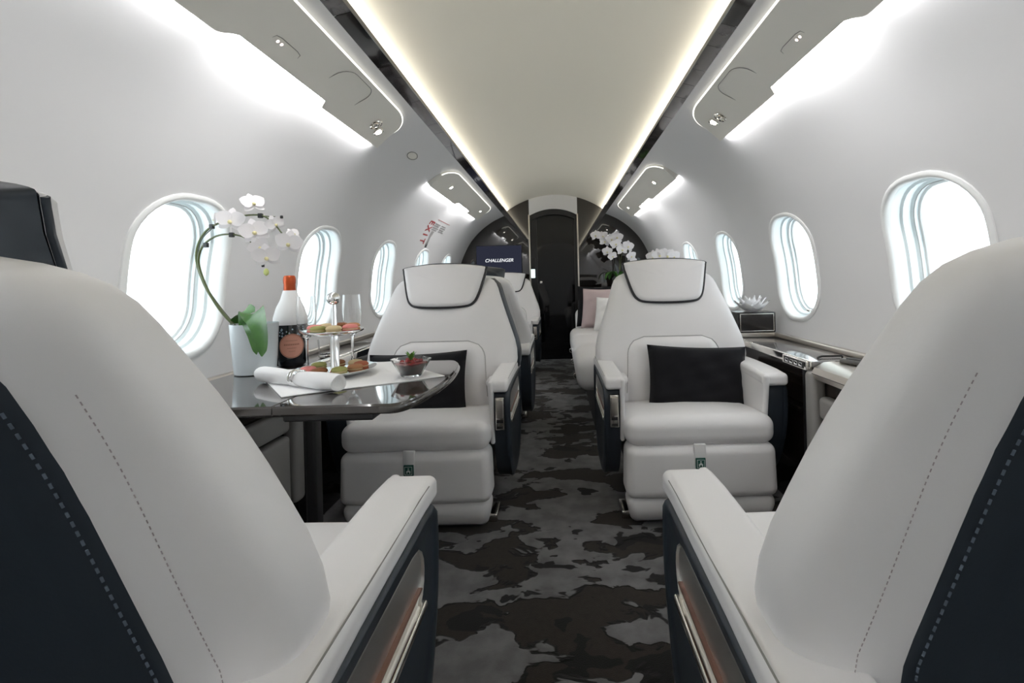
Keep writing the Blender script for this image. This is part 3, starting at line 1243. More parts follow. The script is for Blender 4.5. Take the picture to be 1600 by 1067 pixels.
# tissue box with a folded cloth lotus
tb = thing('tissue_box', 'black box with a silver outline standing on the side ledge', 'box', (.955, 2.20, .5862))
box('metal_foot', (-.085, -.05, 0), (.085, .05, .022), BRUSHED, tb, .003)
bd = box('body', (-.088, -.055, .022), (.088, .055, .118), mat('black_gloss_box', (.014, .012, .012), .18), tb, .004)
for (x0, x1, z0, z1) in ((-.080, .080, .108, .111), (-.080, .080, .028, .031), (-.080, -.077, .028, .111), (.077, .080, .028, .111)):
    box('silver_line', (x0, -.0565, z0), (x1, -.0545, z1), CHROME, bd, .0008)
lot = thing('folded_napkin', 'white napkin folded into a lotus flower on the black box', 'napkin', (.955, 2.20, .705))
for ringi, (n, r, h, tilt) in enumerate(((8, .082, .05, .75), (7, .06, .066, .45), (5, .035, .075, .2))):
    for k in range(n):
        a = 2 * PI * k / n + ringi * .4
        V, F = [], []
        m = 6
        for j in range(m + 1):
            v = j / m
            w = .034 * math.sin(PI * min(1, v * .8 + .2)) * (1 - v ** 5)
            rad = .010 + (r - .010) * v ** (1.0 + ringi * .3)
            z = .001 + h * v ** 1.4
            for u in (-1, 0, 1):
                tgt = Vector((math.cos(a), math.sin(a), 0)) * (rad + (.006 if u == 0 else 0)) + Vector((-math.sin(a), math.cos(a), 0)) * w * u
                V.append((tgt.x, tgt.y, z))
        for j in range(m):
            for u in range(2):
                b = j * 3 + u
                F.append((b, b + 1, b + 4, b + 3))
        build('petal', V, F, WHITECLOTH, lot, sharp=50)

rm = thing('handset', 'slim dark remote handset lying on the metal ledge', 'remote control', (.985, 1.42, .586), math.radians(25))
hb = cush('body', (.05, .16, .016), .0075, mat('handset_grey', (.10, .098, .095), .3), rm, (0, 0, .008), nf=1)
cush('screen', (.034, .05, .003), .001, BLACKTRIM, rm, (0, .035, .0165), nf=1, m=2)
for k in range(6):
    cush('button', (.010, .010, .004), .0018, SILVER, rm, (-.011 + .022 * (k % 2), -.015 - .02 * (k // 2), .0165), nf=1, m=2)

# ------------------------------------------------------------------ folding table
TZ = .620
tab = thing('folding_table', 'dark glossy table folded out from the ledge between two seats', 'table', (-.6, 1.26, 0))
inv = tab.location.copy()
TABM = mat('table_lacquer', (.045, .040, .037), .06, spec=.6, coat=.6, var=(9, (.065, .058, .054)))
aisle_edge = [(p.x, p.y) for p in catmull([(-.37, .985, 0), (-.335, .99, 0), (-.312, 1.03, 0), (-.292, 1.13, 0), (-.284, 1.25, 0), (-.292, 1.38, 0), (-.312, 1.48, 0), (-.335, 1.52, 0), (-.37, 1.525, 0)], 5)]


def slab(name, outline, z0, z1, m, parent, bev=.004):
    n = len(outline)
    c = Vector((sum(p[0] for p in outline) / n, sum(p[1] for p in outline) / n))

    def rg(inset, z):
        out = []
        for p in outline:
            d = Vector(p) - c
            q = c + d * (1 - inset / d.length)
            out.append((q.x - inv.x, q.y - inv.y, z))
        return out
    return loft(name, [rg(bev, z0), rg(0, z0 + bev), rg(0, z1 - bev), rg(bev, z1)], m, parent, sharp=25)


slab('table_leaf', [(-.602, 1.525), (-.602, .985)] + aisle_edge, TZ - .022, TZ, TABM, tab)
slab('table_leaf', [(-.604, .985), (-.604, 1.525), (-.965, 1.525), (-.965, .985)], TZ - .022, TZ, TABM, tab)
for (o, nm) in (([(-.606, 1.525), (-.606, .985)] + aisle_edge, 'edge_band'),):
    pts = [(p[0] - inv.x, p[1] - inv.y, TZ - .011) for p in aisle_edge]
    tube(nm, pts, .0075, TABM, tab, n=6)
slab('under_leaf', [(-.40, 1.50), (-.60, 1.50), (-.60, 1.02), (-.40, 1.02)], TZ - .045, TZ - .024, BLACKTRIM, tab)
box('support_arm', (-.68 + .6, -.02, .10), (-.65 + .6, .02, TZ - .045), BLACKTRIM, tab, .008)
box('support_foot', (-.88 + .6, -.03, .07), (-.64 + .6, .03, .11), BLACKTRIM, tab, .008)
box('support_bracket', (-.255, -.05, .53), (-.04, .05, .575), BLACKTRIM, tab, .01)

TOP = TZ + .0005
# placemat
pm_pts = [Vector((-.629, 1.062, 0)), Vector((-.296, 1.257, 0)), Vector((-.53, 1.515, 0)), Vector((-.90, 1.385, 0))]
V, F = [], []
n = 12
for j in range(n + 1):
    for i in range(n + 1):
        u, v = i / n, j / n
        p = (pm_pts[0] * (1 - u) + pm_pts[1] * u) * (1 - v) + (pm_pts[3] * (1 - u) + pm_pts[2] * u) * v
        V.append((p.x, p.y, TOP + .0022 + .0006 * math.sin(7 * u + 3 * v)))
m_ = len(V)
V += [(x, y, z - .0020) for x, y, z in V]
for j in range(n):
    for i in range(n):
        b = j * (n + 1) + i
        F.append((b, b + 1, b + n + 2, b + n + 1))
        F.append((m_ + b + n + 1, m_ + b + n + 2, m_ + b + 1, m_ + b))
rim = [i for i in range(n + 1)] + [j * (n + 1) + n for j in range(1, n + 1)] + [n * (n + 1) + i for i in range(n - 1, -1, -1)] + [j * (n + 1) for j in range(n - 1, 0, -1)]
for k in range(len(rim)):
    a, b = rim[k], rim[(k + 1) % len(rim)]
    F.append((a, m_ + a, m_ + b, b))
tag(build('placemat', V, F, WHITECLOTH, None, sharp=30), 'white cloth placemat laid cornerwise on the dark table', 'placemat')
MAT_Z = TOP + .0032

# napkin roll
p0, p1 = Vector((-.79, 1.240, MAT_Z + .0215)), Vector((-.510, 1.095, MAT_Z + .0215))
nap = thing('rolled_napkin', 'rolled white napkin held by a silver ring on the placemat', 'napkin', (p0 + p1) / 2)
c0 = nap.location.copy()
dv = (p1 - p0).normalized()
sd = Vector((-dv.y, dv.x, 0))


def nap_ring(t, sc):
    c = p0.lerp(p1, t) - c0
    rg = []
    for k in range(24):
        a = 2 * PI * k / 24
        w = 1.0 + .06 * math.sin(3 * a + 4 * t)
        rg.append(c + (sd * math.cos(a) * 1.08 + Vector((0, 0, 1)) * math.sin(a)) * .0205 * sc * w + Vector((0, 0, -.001)))
    return rg


roll = loft('roll', [nap_ring(t, s) for t, s in ((.012, .4), (.006, .6), (0, .82), (0, .93), (.012, 1.0), (.2, 1.03), (.40, .90), (.46, .82), (.54, .82), (.62, .92), (.8, 1.02), (.985, 1.0), (1.0, .94), (1.0, .84), (.992, .6), (.985, .4))], WHITECLOTH, nap, sharp=70)
sp = []
for k in range(40):
    u = k / 39
    a = u * 2 * PI
    sp.append(p0.lerp(p1, .97 - 0.0 * u) - c0 + (sd * math.cos(a * 2) + Vector((0, 0, 1)) * math.sin(a * 2)) * (.008 + .014 * u))
parts = []
for q in range(4):
    path = []
    for k in range(28):
        a = 2 * PI * k / 28
        path.append(p0.lerp(p1, .475 + .017 * q + .010 * math.sin(a * 2 + q * 1.6)) - c0 + (sd * math.cos(a) * 1.05 + Vector((0, 0, 1)) * math.sin(a)) * .0195 + Vector((0, 0, -.001)))
    parts.append(tube_geo(path, .0028, 6, True))
v, f = merge(parts)
build('napkin_ring', v, f, SILVER, nap)

# two-tier stand
SX, SY = -.622, 1.305
SZ = MAT_Z
stn = thing('tiered_stand', 'silver two-tier serving stand with ball finial', 'cake stand', (SX, SY, SZ))
lathe('lower_plate', [(.03, 0), (.060, .002), (.095, .010), (.110, .018), (.111, .020), (.094, .0145), (.06, .0075), (.001, .006)], SILVER, stn, n=48)
lathe('upper_plate', [(.012, .112), (.055, .116), (.078, .124), (.082, .128), (.0825, .130), (.076, .1285), (.055, .121), (.001, .119)], SILVER, stn, n=40)
lathe('stem', [(.018, .006), (.017, .012), (.012, .020), (.0125, .09), (.011, .112), (.010, .12), (.0085, .132), (.0075, .19), (.006, .205), (.002, .206)], SILVER, stn, n=20)
lathe('ball_finial', [(.004, .199)] + [(.0185 * math.cos(a), .2185 + .0185 * math.sin(a)) for a in [-1.3 + 2.8 * k / 12 for k in range(13)]], SILVER, stn, n=22)

MAC = {}
for nm, c in (('pink', (.72, .26, .24)), ('brown', (.26, .11, .05)), ('green', (.33, .33, .12)), ('rust', (.42, .14, .08)), ('cream', (.62, .50, .30)), ('tan', (.40, .20, .10))):
    MAC[nm] = mat('macaron_' + nm, c, .7, spec=.2)
FILL = mat('macaron_cream', (.62, .48, .36), .6)
MAC_MESH = {}


def macaron(colour, loc, tilt, rz, label):
    t = thing('macaron', label, 'macaron', loc, 0, 'macarons on the two-tier stand')
    t.rotation_euler = (tilt, 0, rz)
    if colour not in MAC_MESH:
        a = lathe('bottom_shell', [(.010, 0), (.017, .001), (.0205, .005), (.021, .0085), (.001, .0085)], MAC[colour], None, n=18)
        b = lathe('filling', [(.001, .0083), (.0185, .0083), (.019, .0105), (.0185, .0125), (.001, .0125)], FILL, None, n=18)
        c = lathe('top_shell', [(.001, .0122), (.021, .0122), (.0212, .014), (.0205, .0165), (.017, .0205), (.010, .0225), (.001, .023)], MAC[colour], None, n=18)
        MAC_MESH[colour] = (a.data, b.data, c.data)
        for o in (a, b, c):
            bpy.data.objects.remove(o)
    for nm, me in zip(('bottom_shell', 'filling', 'top_shell'), MAC_MESH[colour]):
        link(bpy.data.objects.new(nm, me), t)


low = [('pink', 215), ('brown', 262), ('green', 305), ('tan', 345), ('rust', 25), ('cream', 62), ('brown', 110), ('green', 155)]
names_low = {215: 'pink macaron on the lower tier next to the napkin ring', 262: 'brown macaron at the front of the lower tier beside the pink one', 305: 'green macaron at the front of the lower tier before the stem', 345: 'tan macaron on the lower tier at the side of the dessert glass', 25: 'rust red macaron on the lower tier behind the tan one', 62: 'cream macaron at the back of the lower tier', 110: 'dark brown macaron at the back of the lower tier beside the stem', 155: 'green macaron on the lower tier behind the pink one'}
for c, a in low:
    r = math.radians(a)
    macaron(c, (SX + .068 * math.cos(r), SY + .068 * math.sin(r), SZ + .0095), 0, 0, names_low[a])
up = [('pink', 190), ('green', 245), ('cream', 295), ('pink', 350), ('tan', 45), ('brown', 95), ('cream', 140)]
names_up = {190: 'pink macaron on the upper tier at the bottle side', 245: 'olive green macaron at the front of the upper tier', 295: 'cream macaron at the front of the upper tier beside the stem', 350: 'pink macaron on the upper tier at the flute side', 45: 'tan macaron at the back of the upper tier', 95: 'brown macaron at the back of the upper tier', 140: 'cream macaron at the back of the upper tier near the bottle'}
for c, a in up:
    r = math.radians(a)
    macaron(c, (SX + .051 * math.cos(r), SY + .051 * math.sin(r), SZ + .1218), 0, 0, names_up[a])


# champagne flutes
def flute(loc, label):
    t = thing('champagne_flute', label, 'glass', loc, 0, 'empty champagne flutes')
    lathe('foot', [(.001, .0), (.032, .0), (.033, .002), (.020, .004), (.006, .009), (.0042, .02), (.001, .02)], PLATEGLASS, t, n=28)
    lathe('stem', [(.001, .0195), (.0041, .0195), (.0036, .05), (.0042, .085), (.007, .093), (.001, .093)], PLATEGLASS, t, n=16)
    lathe('bowl', [(.004, .0925), (.012, .098), (.021, .112), (.0265, .135), (.0285, .165), (.0275, .20), (.0255, .225), (.0247, .225), (.0266, .20), (.0276, .165), (.0256, .136), (.020, .114), (.010, .102), (.001, .100)], PLATEGLASS, t, n=32)


flute((-.648, 1.475, MAT_Z - .0005), 'empty champagne flute between the stand and the dessert glass')
flute((-.765, 1.42, MAT_Z - .0005), 'empty champagne flute seen behind the stand beside the bottle')

# dessert glass
DX, DY = -.392, 1.268
ds = thing('dessert_glass', 'star shaped glass bowl of red berry dessert with mint', 'dessert', (DX, DY, MAT_Z - .0005))


def star(a, r, z):
    return 1 + .10 * min(1, z / .045) * math.cos(4 * a)


lathe('bowl', [(.001, 0), (.026, 0), (.029, .003), (.039, .022), (.050, .044), (.0515, .047), (.0492, .047), (.0375, .024), (.0275, .006), (.001, .006)], PLATEGLASS, ds, n=48, mod=star)
lathe('berry_jelly', [(.001, .0065), (.0268, .0065), (.0365, .0245), (.043, .036), (.040, .0385), (.02, .0395), (.001, .0395)], mat('berry_jelly', (.16, .010, .012), .2, spec=.5, var=(60, (.30, .02, .03))), ds, n=48, mod=star)
rnd = random.Random(3)
for k in range(9):
    a, r = rnd.uniform(0, 2 * PI), rnd.uniform(.008, .03)
    lathe('berry', [(.001, -.006), (.005, -.004), (.0068, 0), (.005, .0045), (.001, .006)], mat('red_berry', (.24, .012, .015), .25), ds, (r * math.cos(a), r * math.sin(a), .041), n=10)
for k in range(5):
    a = k * 1.3
    d = Vector((math.cos(a) * .5, math.sin(a) * .5, 1)).normalized()
    sdv = Vector((-math.sin(a), math.cos(a), 0))
    b0 = Vector((0, 0, .043))
    V, F = [], []
    for j in range(6):
        v = j / 5
        w = .006 * math.sin(PI * (v * .85 + .1))
        c = b0 + d * .026 * v + Vector((math.cos(a), math.sin(a), 0)) * .004 * v * v
        V += [c - sdv * w, c + Vector((0, 0, -.001)), c + sdv * w]
    for j in range(5):
        F += [(j * 3, j * 3 + 1, j * 3 + 4, j * 3 + 3), (j * 3 + 1, j * 3 + 2, j * 3 + 5, j * 3 + 4)]
    build('mint_leaf', V, F, mat('mint_leaf', (.09, .24, .03), .5), ds)

# bottle
BX, BY = -.862, 1.50
BZ = .6205
bt = thing('champagne_bottle', 'dark champagne bottle with orange foil and white neck sleeve', 'bottle', (BX, BY, BZ))
BOT = mat('bottle_dark', (.006, .010, .014), .08, spec=.6, coat=.4)
bprof = [(.001, .004), (.030, .0), (.043, .003), (.0475, .012), (.049, .06), (.0495, .13), (.047, .155), (.038, .185), (.024, .215), (.0165, .24), (.0145, .275), (.0165, .28), (.0165, .288), (.0145, .292), (.001, .292)]
lathe('body', bprof, BOT, bt, n=36)
lathe('neck_sleeve', [(.0505, .135), (.0512, .137), (.0495, .158), (.041, .188), (.028, .216), (.0205, .243), (.0198, .246), (.0168, .246)], WHITECLOTH, bt, n=36)
lathe('foil', [(.0172, .244), (.0178, .246), (.0172, .266), (.0182, .270), (.0185, .281), (.0175, .289), (.0150, .2945), (.0008, .2955)], mat('orange_foil', (.50, .085, .022), .32, metal=.5, bump=(120, .35, .003)), bt, n=24)
rndb = random.Random(8)
parts = []
for k in range(46):
    a = -PI / 2 + rndb.uniform(-1.4, 1.4)
    z = rndb.uniform(.098, .130)
    r = .0499
    s = rndb.uniform(.0015, .004)
    c = Vector((r * math.cos(a), r * math.sin(a), z))
    tt = Vector((-math.sin(a), math.cos(a), 0))
    parts.append(([c - tt * s, c + Vector((0, 0, -s)), c + tt * s, c + Vector((0, 0, s * 1.4))], [(0, 1, 2, 3)]))
v, f = merge(parts)
o = build('foil_flecks', v, f, mat('silver_flecks', (.45, .55, .62), .3, metal=.6), bt, smooth=False)
o['kind'] = 'stuff'
# rose oval label, facing the camera, wrapped on the body
la = math.atan2(-BY, CAM.x - BX) + .05


def wrap(u, v, off):
    a = la + u / .0495
    return ((.0492 + off) * math.cos(a), (.0492 + off) * math.sin(a), .068 + v)


V, F = [(wrap(0, 0, .0009))], []
for rr in (.5, .8, 1.0):
    for k in range(36):
        a = 2 * PI * k / 36
        V.append(wrap(.037 * rr * math.cos(a), .039 * rr * math.sin(a), .0009))
for k in range(36):
    j = (k + 1) % 36
    F.append((0, 1 + k, 1 + j))
    for q in range(2):
        F.append((1 + q * 36 + k, 1 + (q + 1) * 36 + k, 1 + (q + 1) * 36 + j, 1 + q * 36 + j))
lab = build('label', V, F, mat('rose_label', (.62, .30, .22), .5), bt)
tube('label_ring', [wrap(.0345 * math.cos(2 * PI * k / 40), .0365 * math.sin(2 * PI * k / 40), .0012) for k in range(40)], .0008, mat('label_print', (.26, .10, .06), .5), lab, n=5, closed=True)
parts = []
for (u0, u1, v0, hgt) in ((-.016, .016, .016, .002), (-.022, .022, .002, .005), (-.013, .013, -.008, .002), (-.009, .009, -.018, .0016)):
    m = 9
    for k in range(m):
        a, b = u0 + (u1 - u0) * k / m, u0 + (u1 - u0) * (k + .6) / m
        parts.append(([wrap(a, v0, .0012), wrap(b, v0, .0012), wrap(b, v0 + hgt, .0012), wrap(a, v0 + hgt, .0012)], [(0, 1, 2, 3)]))
v, f = merge(parts)
o = build('label_print', v, f, MATS['label_print'], lab, smooth=False)
o['kind'] = 'stuff'

# tumbler further along the ledge
tm = thing('crystal_tumbler', 'small crystal tumbler on the ledge behind the tiered stand', 'glass', (-.93, 1.86, .5862))
lathe('cup', [(.001, 0), (.026, 0), (.028, .004), (.033, .075), (.0315, .075), (.0265, .012), (.001, .012)], PLATEGLASS, tm, n=12, sharp=15)
lathe('base_ring', [(.027, .001), (.0305, .004), (.031, .012), (.0295, .014), (.0275, .012)], SILVER, tm, n=24)

# ------------------------------------------------------------------ orchids
PETAL = mat('orchid_petal', (.84, .82, .84), .6, spec=.25)
LIP = mat('orchid_lip', (.74, .68, .38), .6)
STEMM = mat('orchid_stem', (.075, .095, .03), .55)
LEAF = mat('orchid_leaf', (.040, .13, .024), .32, spec=.5, var=(25, (.065, .19, .036)))
CLIP = mat('plant_clip', (.02, .022, .022), .5)


def petal_geo(length, width, ang, curl, cup=.15):
    V, F = [], []
    n, m = 7, 5
    for j in range(n + 1):
        v = j / n
        w = width / 2 * (math.sin(PI * min(1, (v * .86 + .14))) ** .75) * (1 if v < .99 else .4)
        for i in range(m):
            u = -1 + 2 * i / (m - 1)
            x, y, z = u * w, length * v, curl * v * v * length + cup * (u * u) * w * (1 - v)
            ca, sa = math.cos(ang), math.sin(ang)
            V.append((x * ca - y * sa, x * sa + y * ca, z))
    for j in range(n):
        for i in range(m - 1):
            b = j * m + i
            F.append((b, b + 1, b + m + 1, b + m))
    return V, F


def bloom(parent, loc, size, face, spin=0.0):
    """an orchid blossom whose centre looks along face"""
    parts = [petal_geo(.52, .36, 0, -.1), petal_geo(.50, .34, 2.2, -.1), petal_geo(.50, .34, -2.2, -.1)]
    wide = [petal_geo(.54, .56, 1.18, .10), petal_geo(.54, .56, -1.18, .10)]
    for v, f in wide:
        parts.append(([(x, y, z + .03) for x, y, z in v], f))
    v, f = merge(parts)
    o = build('bloom', v, f, PETAL, parent, sharp=80)
    lp = lathe('lip', [(.02, .0), (.06, .03), (.075, .08), (.045, .12), (.01, .13)], LIP, o, (0, -.06, .03), n=10)
    zq = Vector(face).normalized()
    xq = Vector((0, 0, 1)).cross(zq)
    if xq.length < .1:
        xq = Vector((1, 0, 0))
    xq.normalize()
    yq = zq.cross(xq)
    M = Matrix((xq, yq, zq)).transposed().to_4x4() @ Matrix.Rotation(spin, 4, 'Z') @ Matrix.Scale(size, 4)
    M.translation = Vector(loc)
    o.matrix_local = M
    return o


def leaf(parent, path, width, up=(0, 0, 1), fold=.25, side=None):
    P = catmull(path, 6)
    V, F = [], []
    n = len(P)
    for j, p in enumerate(P):
        v = j / (n - 1)
        t = (P[min(j + 1, n - 1)] - P[max(j - 1, 0)]).normalized()
        sd_ = t.cross(Vector(up)).normalized() if side is None else (Vector(side) - t * Vector(side).dot(t)).normalized()
        nm = sd_.cross(t)
        w = width / 2 * math.sin(PI * min(1, v * .80 + .16)) ** .6 * (1 - .75 * max(0, v - .9) / .1)
        for u in (-1, -.5, 0, .5, 1):
            V.append(p + sd_ * w * u + nm * (fold * abs(u) * w))
    for thick in (0,):
        pass
    for j in range(n - 1):
        for i in range(4):
            b = j * 5 + i
            F.append((b, b + 1, b + 6, b + 5))
    return build('leaf', V, F, LEAF, parent, sharp=80)


PY = 1.38
PX = at(399, 560, PY).x
PZ = TOP
oc = thing('potted_orchid', 'white orchid on arching stems in a pale pot on the table', 'orchid', (PX, PY, PZ))
oi = oc.location.copy()
pot = lathe('pot', [(.050, 0), (.054, .002), (.058, .05), (.0635, .146), (.0635, .150), (.0605, .150), (.056, .06), (.001, .05)], mat('frosted_pot', (.60, .66, .70), .22, spec=.5), oc, n=40)
lathe('soil', [(.001, .128), (.057, .128), (.055, .12), (.001, .12)], mat('bark_soil', (.035, .022, .014), .9, bump=(80, .8, .01)), oc, n=24)


def pp(px, py, dy=0.0):
    return at(px, py, PY + dy) - oi


main_path = [pp(374, 518), pp(345, 484, .01), pp(322, 450, .015), pp(308, 412, .02), pp(308, 388, .02), pp(317, 367, .015), pp(331, 354, .01), pp(350, 346, 0), pp(372, 339, -.01), pp(392, 336, -.02), pp(410, 337, -.03), pp(425, 346, -.035), pp(437, 360, -.04), pp(446, 371, -.045)]
main_path2 = [pp(379, 520), pp(350, 492, .0), pp(327, 458, .0), pp(312, 420, .0), pp(311, 398, -.005), pp(320, 381, -.01), pp(338, 369, -.02), pp(360, 366, -.03), pp(382, 371, -.03), pp(397, 384, -.035), pp(406, 400, -.04), pp(411, 417, -.04)]
tube('stem', catmull(main_path, 6), lambda t: .0042 - .0022 * t, STEMM, oc, n=7)
tube('stem', catmull(main_path2, 6), lambda t: .0040 - .0022 * t, STEMM, oc, n=7)
tube('stem', catmull([pp(395, 335, -.02), pp(418, 338, -.03), pp(441, 339, -.035)], 5), .0016, STEMM, oc, n=6)
tube('support_wire', catmull([pp(377, 519), pp(343, 478, .012), pp(318, 440, .012), pp(309, 408, .012), pp(314, 376, .01), pp(330, 358, 0)], 5), .0016, mat('wire_green', (.05, .06, .04), .5), oc, n=6)
for (px, py, dy) in ((331, 354, .01), (322, 383, -.01), (362, 367, -.03), (407, 337, -.03), (402, 396, -.037), (411, 415, -.04), (440, 339, -.035)):
    q = pp(px, py, dy)
    cush('clip', (.013, .010, .014) if px not in (411, 440) else (.007, .007, .009), .002, CLIP, oc, q, nf=1, m=2)
for (px, py, dy, sz, fc, spn) in ((395, 318, -.03, .078, (.75, -.6, .35), .2), (361, 345, -.03, .092, (.25, -1, .05), -.1), (337, 343, -.0, .055, (-.9, -.5, .2), .3),
                                  (398, 362, -.04, .092, (.4, -1, .0), .25), (405, 385, -.035, .07, (.5, -.8, -.3), .6), (417, 401, -.05, .088, (.35, -1, -.25), .1),
                                  (430, 350, -.04, .062, (.6, -.7, -.1), .5), (452, 380, -.05, .088, (.2, -1, -.15), -.2), (458, 366, -.03, .05, (.8, -.4, .5), .4)):
    bloom(oc, pp(px, py, dy), sz * .86, fc, spn)
bud = lathe('bud', [(.001, -.011), (.006, -.007), (.0075, 0), (.005, .008), (.001, .011)], mat('bud_green', (.55, .62, .22), .5), oc, pp(416, 425, -.045), n=12)
leaf(oc, [pp(382, 520, -.01), pp(386, 500, -.03), pp(397, 490, -.060), pp(405, 505, -.092), pp(410, 532, -.104), pp(409, 557, -.102)], .064, side=(1, -.25, .25), fold=-.15)
leaf(oc, [pp(372, 518, .02), pp(374, 497, .015), pp(384, 484, .0), pp(398, 487, -.01)], .046, side=(-.5, -.4, -.6), fold=.15)
leaf(oc, [pp(386, 520, -.01), pp(388, 504, -.045), pp(393, 515, -.082), pp(398, 536, -.092), pp(401, 554, -.092)], .034, side=(1, -.2, .2), fold=-.15)


# ------------------------------------------------------------------ divan
dv_ = thing('divan', 'pale leather divan along the wall behind the seat with the black pillow', 'sofa', (.45, 3.4, 0))
dinv = dv_.location.copy()


def dcush(name, x0, y0, z0, x1, y1, z1, r, m, p=dv_, deform=None, nf=6):
    c = Vector(((x0 + x1) / 2, (y0 + y1) / 2, (z0 + z1) / 2)) - dinv
    return cush(name, (x1 - x0, y1 - y0, z1 - z0), r, m, p, c, nf=nf, m=4, deform=deform)


DF = .115


def dcrown(x, y, z):
    return (x, y, z + (.02 if z > 0 else 0) * max(0, 1 - (y / .3) ** 2))


for k in range(3):
    a = 2.58 + k * .56
    dcush('seat_cushion', DF, a, .235, .66, a + .555, .425, .07, LEATHER, deform=dcrown)
    dcush('back_cushion', .60, a, .40, .79, a + .555, .80, .06, LEATHER, deform=dcrown)
    st = tube('strap_ring', [Vector((DF + .012 + .018 * math.cos(b), a + .50, .225 + .02 * math.sin(b))) - dinv for b in [2 * PI * i / 14 for i in range(14)]], .003, CHROME, dv_, n=6, closed=True)
dcush('base', DF + .10, 2.60, .0, .78, 4.24, .24, .02, BLACKTRIM, nf=1)
dcush('end_arm', DF + .06, 4.26, .10, .79, 4.42, .60, .06, LEATHER)
pillow('throw_pillow', 'pinkish throw pillow with dark edge standing on the divan', .36, .36, .12, frame((.40, 4.03, .62), math.radians(-16), math.radians(-18)), mat('pink_fabric', (.52, .42, .42), .8), group='throw pillows on the divan', wob=6)
pillow('throw_pillow', 'dark throw pillow behind the pinkish pillow on the divan', .38, .38, .07, frame((.375, 4.185, .63), math.radians(-14), math.radians(-12)), BLACKSUEDE, group='throw pillows on the divan', wob=9)
pillow('throw_pillow', 'white throw pillow before the pinkish pillow on the divan', .32, .30, .12, frame((.475, 3.83, .58), math.radians(-20), math.radians(-24)), mat('white_fabric', (.80, .79, .78), .8), group='throw pillows on the divan', wob=7)

# forward cabinet with an orchid
cb = thing('cabinet', 'low dark glossy cabinet against the front partition', 'cabinet', (.62, 4.74, 0))
box('body', (-.32, -.20, 0), (.34, .23, .74), WOOD, cb, .006)
box('top', (-.33, -.21, .74), (.35, .24, .765), mat('cabinet_top', (.03, .024, .02), .08, spec=.6, coat=.4), cb, .005)
box('cabinet_door', (-.30, -.212, .05), (.005, -.198, .70), WOOD, cb, .004)
box('cabinet_door', (.015, -.212, .05), (.32, -.198, .70), WOOD, cb, .004)


def spray(t, inv_, Y, base, stem_pts, blooms, pot_h, pot_r, pot_m):
    lathe('pot', [(pot_r * .75, 0), (pot_r * .8, .003), (pot_r, pot_h - .004), (pot_r, pot_h), (pot_r * .9, pot_h), (pot_r * .7, .03), (.001, .03)], pot_m, t, n=24)
    lathe('soil', [(.001, pot_h - .02), (pot_r * .92, pot_h - .02), (pot_r * .9, pot_h - .03), (.001, pot_h - .03)], MATS['bark_soil'], t, n=20)
    for pts in stem_pts:
        tube('stem', catmull([Vector((0, 0, pot_h - .02))] + [at(x, y, Y + d) - inv_ for x, y, d in pts], 6), .0035, STEMM, t, n=6)
    for (x, y, d, s, fc, sp) in blooms:
        bloom(t, at(x, y, Y + d) - inv_, s, fc, sp)
    for k in range(4):
        a = k * PI / 2 + .5
        dr_ = Vector((math.cos(a), math.sin(a), 0))
        leaf(t, [Vector((0, 0, pot_h - .02)) + dr_ * .01, dr_ * .06 + Vector((0, 0, pot_h + .06)), dr_ * .13 + Vector((0, 0, pot_h + .04)), dr_ * .16 + Vector((0, 0, pot_h - .02))], .05, fold=.2)


fo = thing('potted_orchid', 'white orchid spray before the dark front partition', 'orchid', (at(966, 440, 4.70).x, 4.70, .766))
spray(fo, fo.location.copy(), 4.70, None, [[(968, 420, 0), (966, 395, 0), (955, 375, -.02), (938, 366, -.04), (930, 366, -.05)], [(969, 420, 0), (972, 395, 0), (978, 385, -.02), (986, 402, -.04)]],
      [(931, 368, -.06, .115, (-.5, -1, .1), .1), (942, 369, -.06, .11, (-.1, -1, .1), .3), (945, 377, -.05, .12, (0, -1, -.1), -.2), (955, 374, -.07, .12, (.1, -1, .1), .2), (964, 371, -.06, .13, (.1, -1, .2), -.1), (962, 381, -.08, .12, (0, -1, -.1), .3),
       (949, 393, -.06, .11, (-.2, -1, -.2), .0), (957, 400, -.06, .10, (0, -1, -.3), .5), (972, 390, -.07, .125, (.1, -1, 0), .1), (981, 385, -.06, .13, (.3, -1, .1), -.2), (986, 400, -.06, .11, (.3, -1, -.2), .3), (989, 407, -.06, .08, (.3, -1, -.4), .0)],
      .12, .06, mat('dark_pot', (.03, .03, .032), .3))
ro = thing('potted_orchid', 'white orchid blossoms showing just above the headrest by the wall', 'orchid', (.94, 3.10, .5862))
spray(ro, ro.location.copy(), 3.10, None, [[(1052, 440, 0), (1048, 410, -.02), (1030, 398, -.04)], [(1056, 440, 0), (1052, 415, -.02), (1058, 400, -.03)]],
      [(1021, 402, -.05, .10, (-.4, -1, .1), .1), (1030, 399, -.06, .10, (0, -1, .1), .3), (1031, 409, -.06, .10, (0, -1, -.1), 0), (1042, 400, -.05, .11, (.1, -1, .1), .2), (1052, 401, -.04, .10, (.3, -1, 0), .1), (1044, 409, -.05, .10, (.2, -1, -.1), .5)],
      .13, .055, MATS['frosted_pot'])

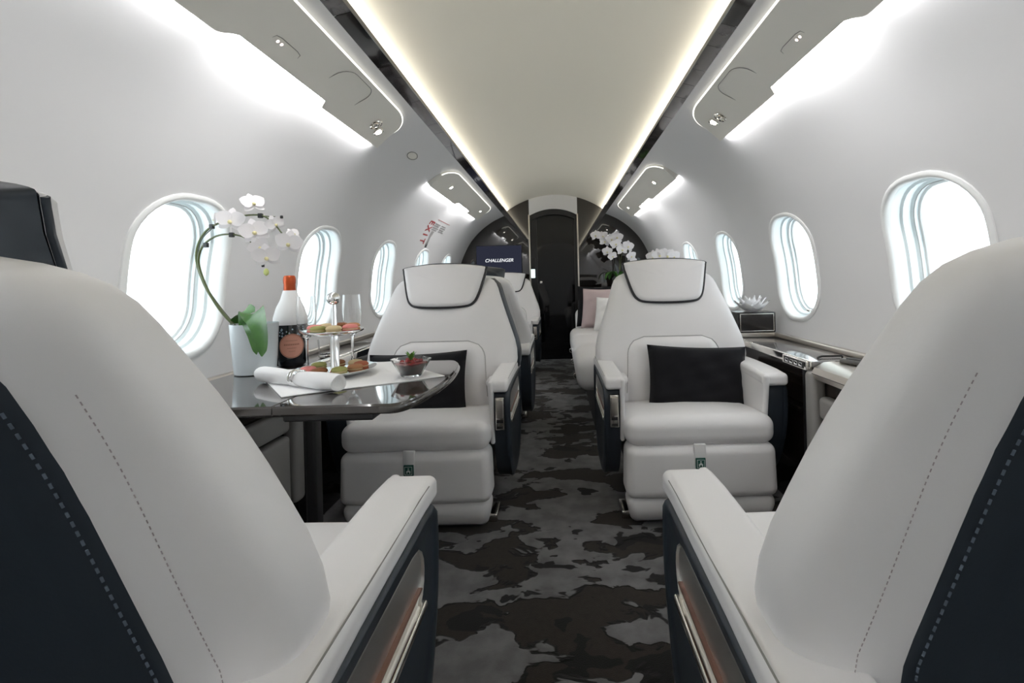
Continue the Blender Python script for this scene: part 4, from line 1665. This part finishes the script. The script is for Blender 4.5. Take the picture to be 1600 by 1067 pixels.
# ------------------------------------------------------------------ screen on the front partition
mc = at(780, 406, YB - .02)
mo = thing('wall_screen', 'flat navy screen with white word on the dark front partition', 'screen', mc)
box('casing', (-.25, -.012, -.158), (.25, .018, .158), BLACKTRIM, mo, .004)
scr = box('display', (-.245, -.0145, -.153), (.245, -.010, .153), glow('display_navy', (.010, .011, .018), 1.0), mo, .001)
v, f = text_geo('CHALLENGER', .052, shear=.28, bold=.0004)
R = Matrix.Rotation(PI / 2, 4, 'X')
v = [R @ p for p in v]
zs = [p.z for p in v]
xs_ = [p.x for p in v]
kx = .305 / (max(xs_) - min(xs_))
v = [Vector((p.x * kx, -.0152, p.z * .95 - .008)) for p in v]
build('lettering', v, f, glow('display_white', (.9, .92, .95), .45), scr, smooth=False)

# ------------------------------------------------------------------ exit placard on the curved wall
ex = thing('exit_placard', 'exit placard with red letters on the wall above the small window', 'sign', wallp(-1, 3.56, SW + .42))
einv = ex.location.copy()


def on_wall(y, s, off=-.0015):
    return wallp(-1, y, s, off) - einv


RED = mat('sign_red', (.38, .03, .035), .5)
GREYP = mat('sign_grey', (.34, .33, .33), .5)
DARKP = mat('sign_dark', (.05, .05, .055), .5)
sb = s_of_z(1.27)
for k, ch in enumerate('EXIT'):
    v, f = text_geo(ch, .16, bold=.003)
    y0_, s0_ = 3.42, sb + .075 - k * .052
    V = [on_wall(y0_ + p.y, s0_ - p.x * .45) for p in v]
    o = build('letter', V, f, RED, ex, smooth=False)
for (y0_, y1_, s0_, s1_, m) in ((3.50, 3.86, .115, .119, RED),):
    build('rule', [on_wall(y0_, sb + s0_), on_wall(y1_, sb + s0_), on_wall(y1_, sb + s1_), on_wall(y0_, sb + s1_)], [(0, 1, 2, 3)], m, ex, smooth=False)
for col_ in range(2):
    for row in range(4):
        y0_ = 3.50 + col_ * .18
        s0_ = sb + .075 - row * .018
        L_ = .15 - .02 * ((row + col_) % 2)
        build('text_line', [on_wall(y0_, s0_), on_wall(y0_ + L_, s0_), on_wall(y0_ + L_, s0_ + .010), on_wall(y0_, s0_ + .010)], [(0, 1, 2, 3)], GREYP, ex, smooth=False)
arrow = [(-.035, .05), (.035, .05), (.02, -.005), (.025, -.05), (.0, -.075), (-.025, -.05), (-.02, -.005)]
build('arrow', [on_wall(3.56 + a, sb - .035 + b) for a, b in arrow], [tuple(range(7))], GREYP, ex, smooth=False)
build('handle_symbol', [on_wall(3.535, sb - .125), on_wall(3.585, sb - .125), on_wall(3.585, sb - .09), on_wall(3.535, sb - .09)], [(0, 1, 2, 3)], DARKP, ex, smooth=False)
bpy.context.view_layer.update()
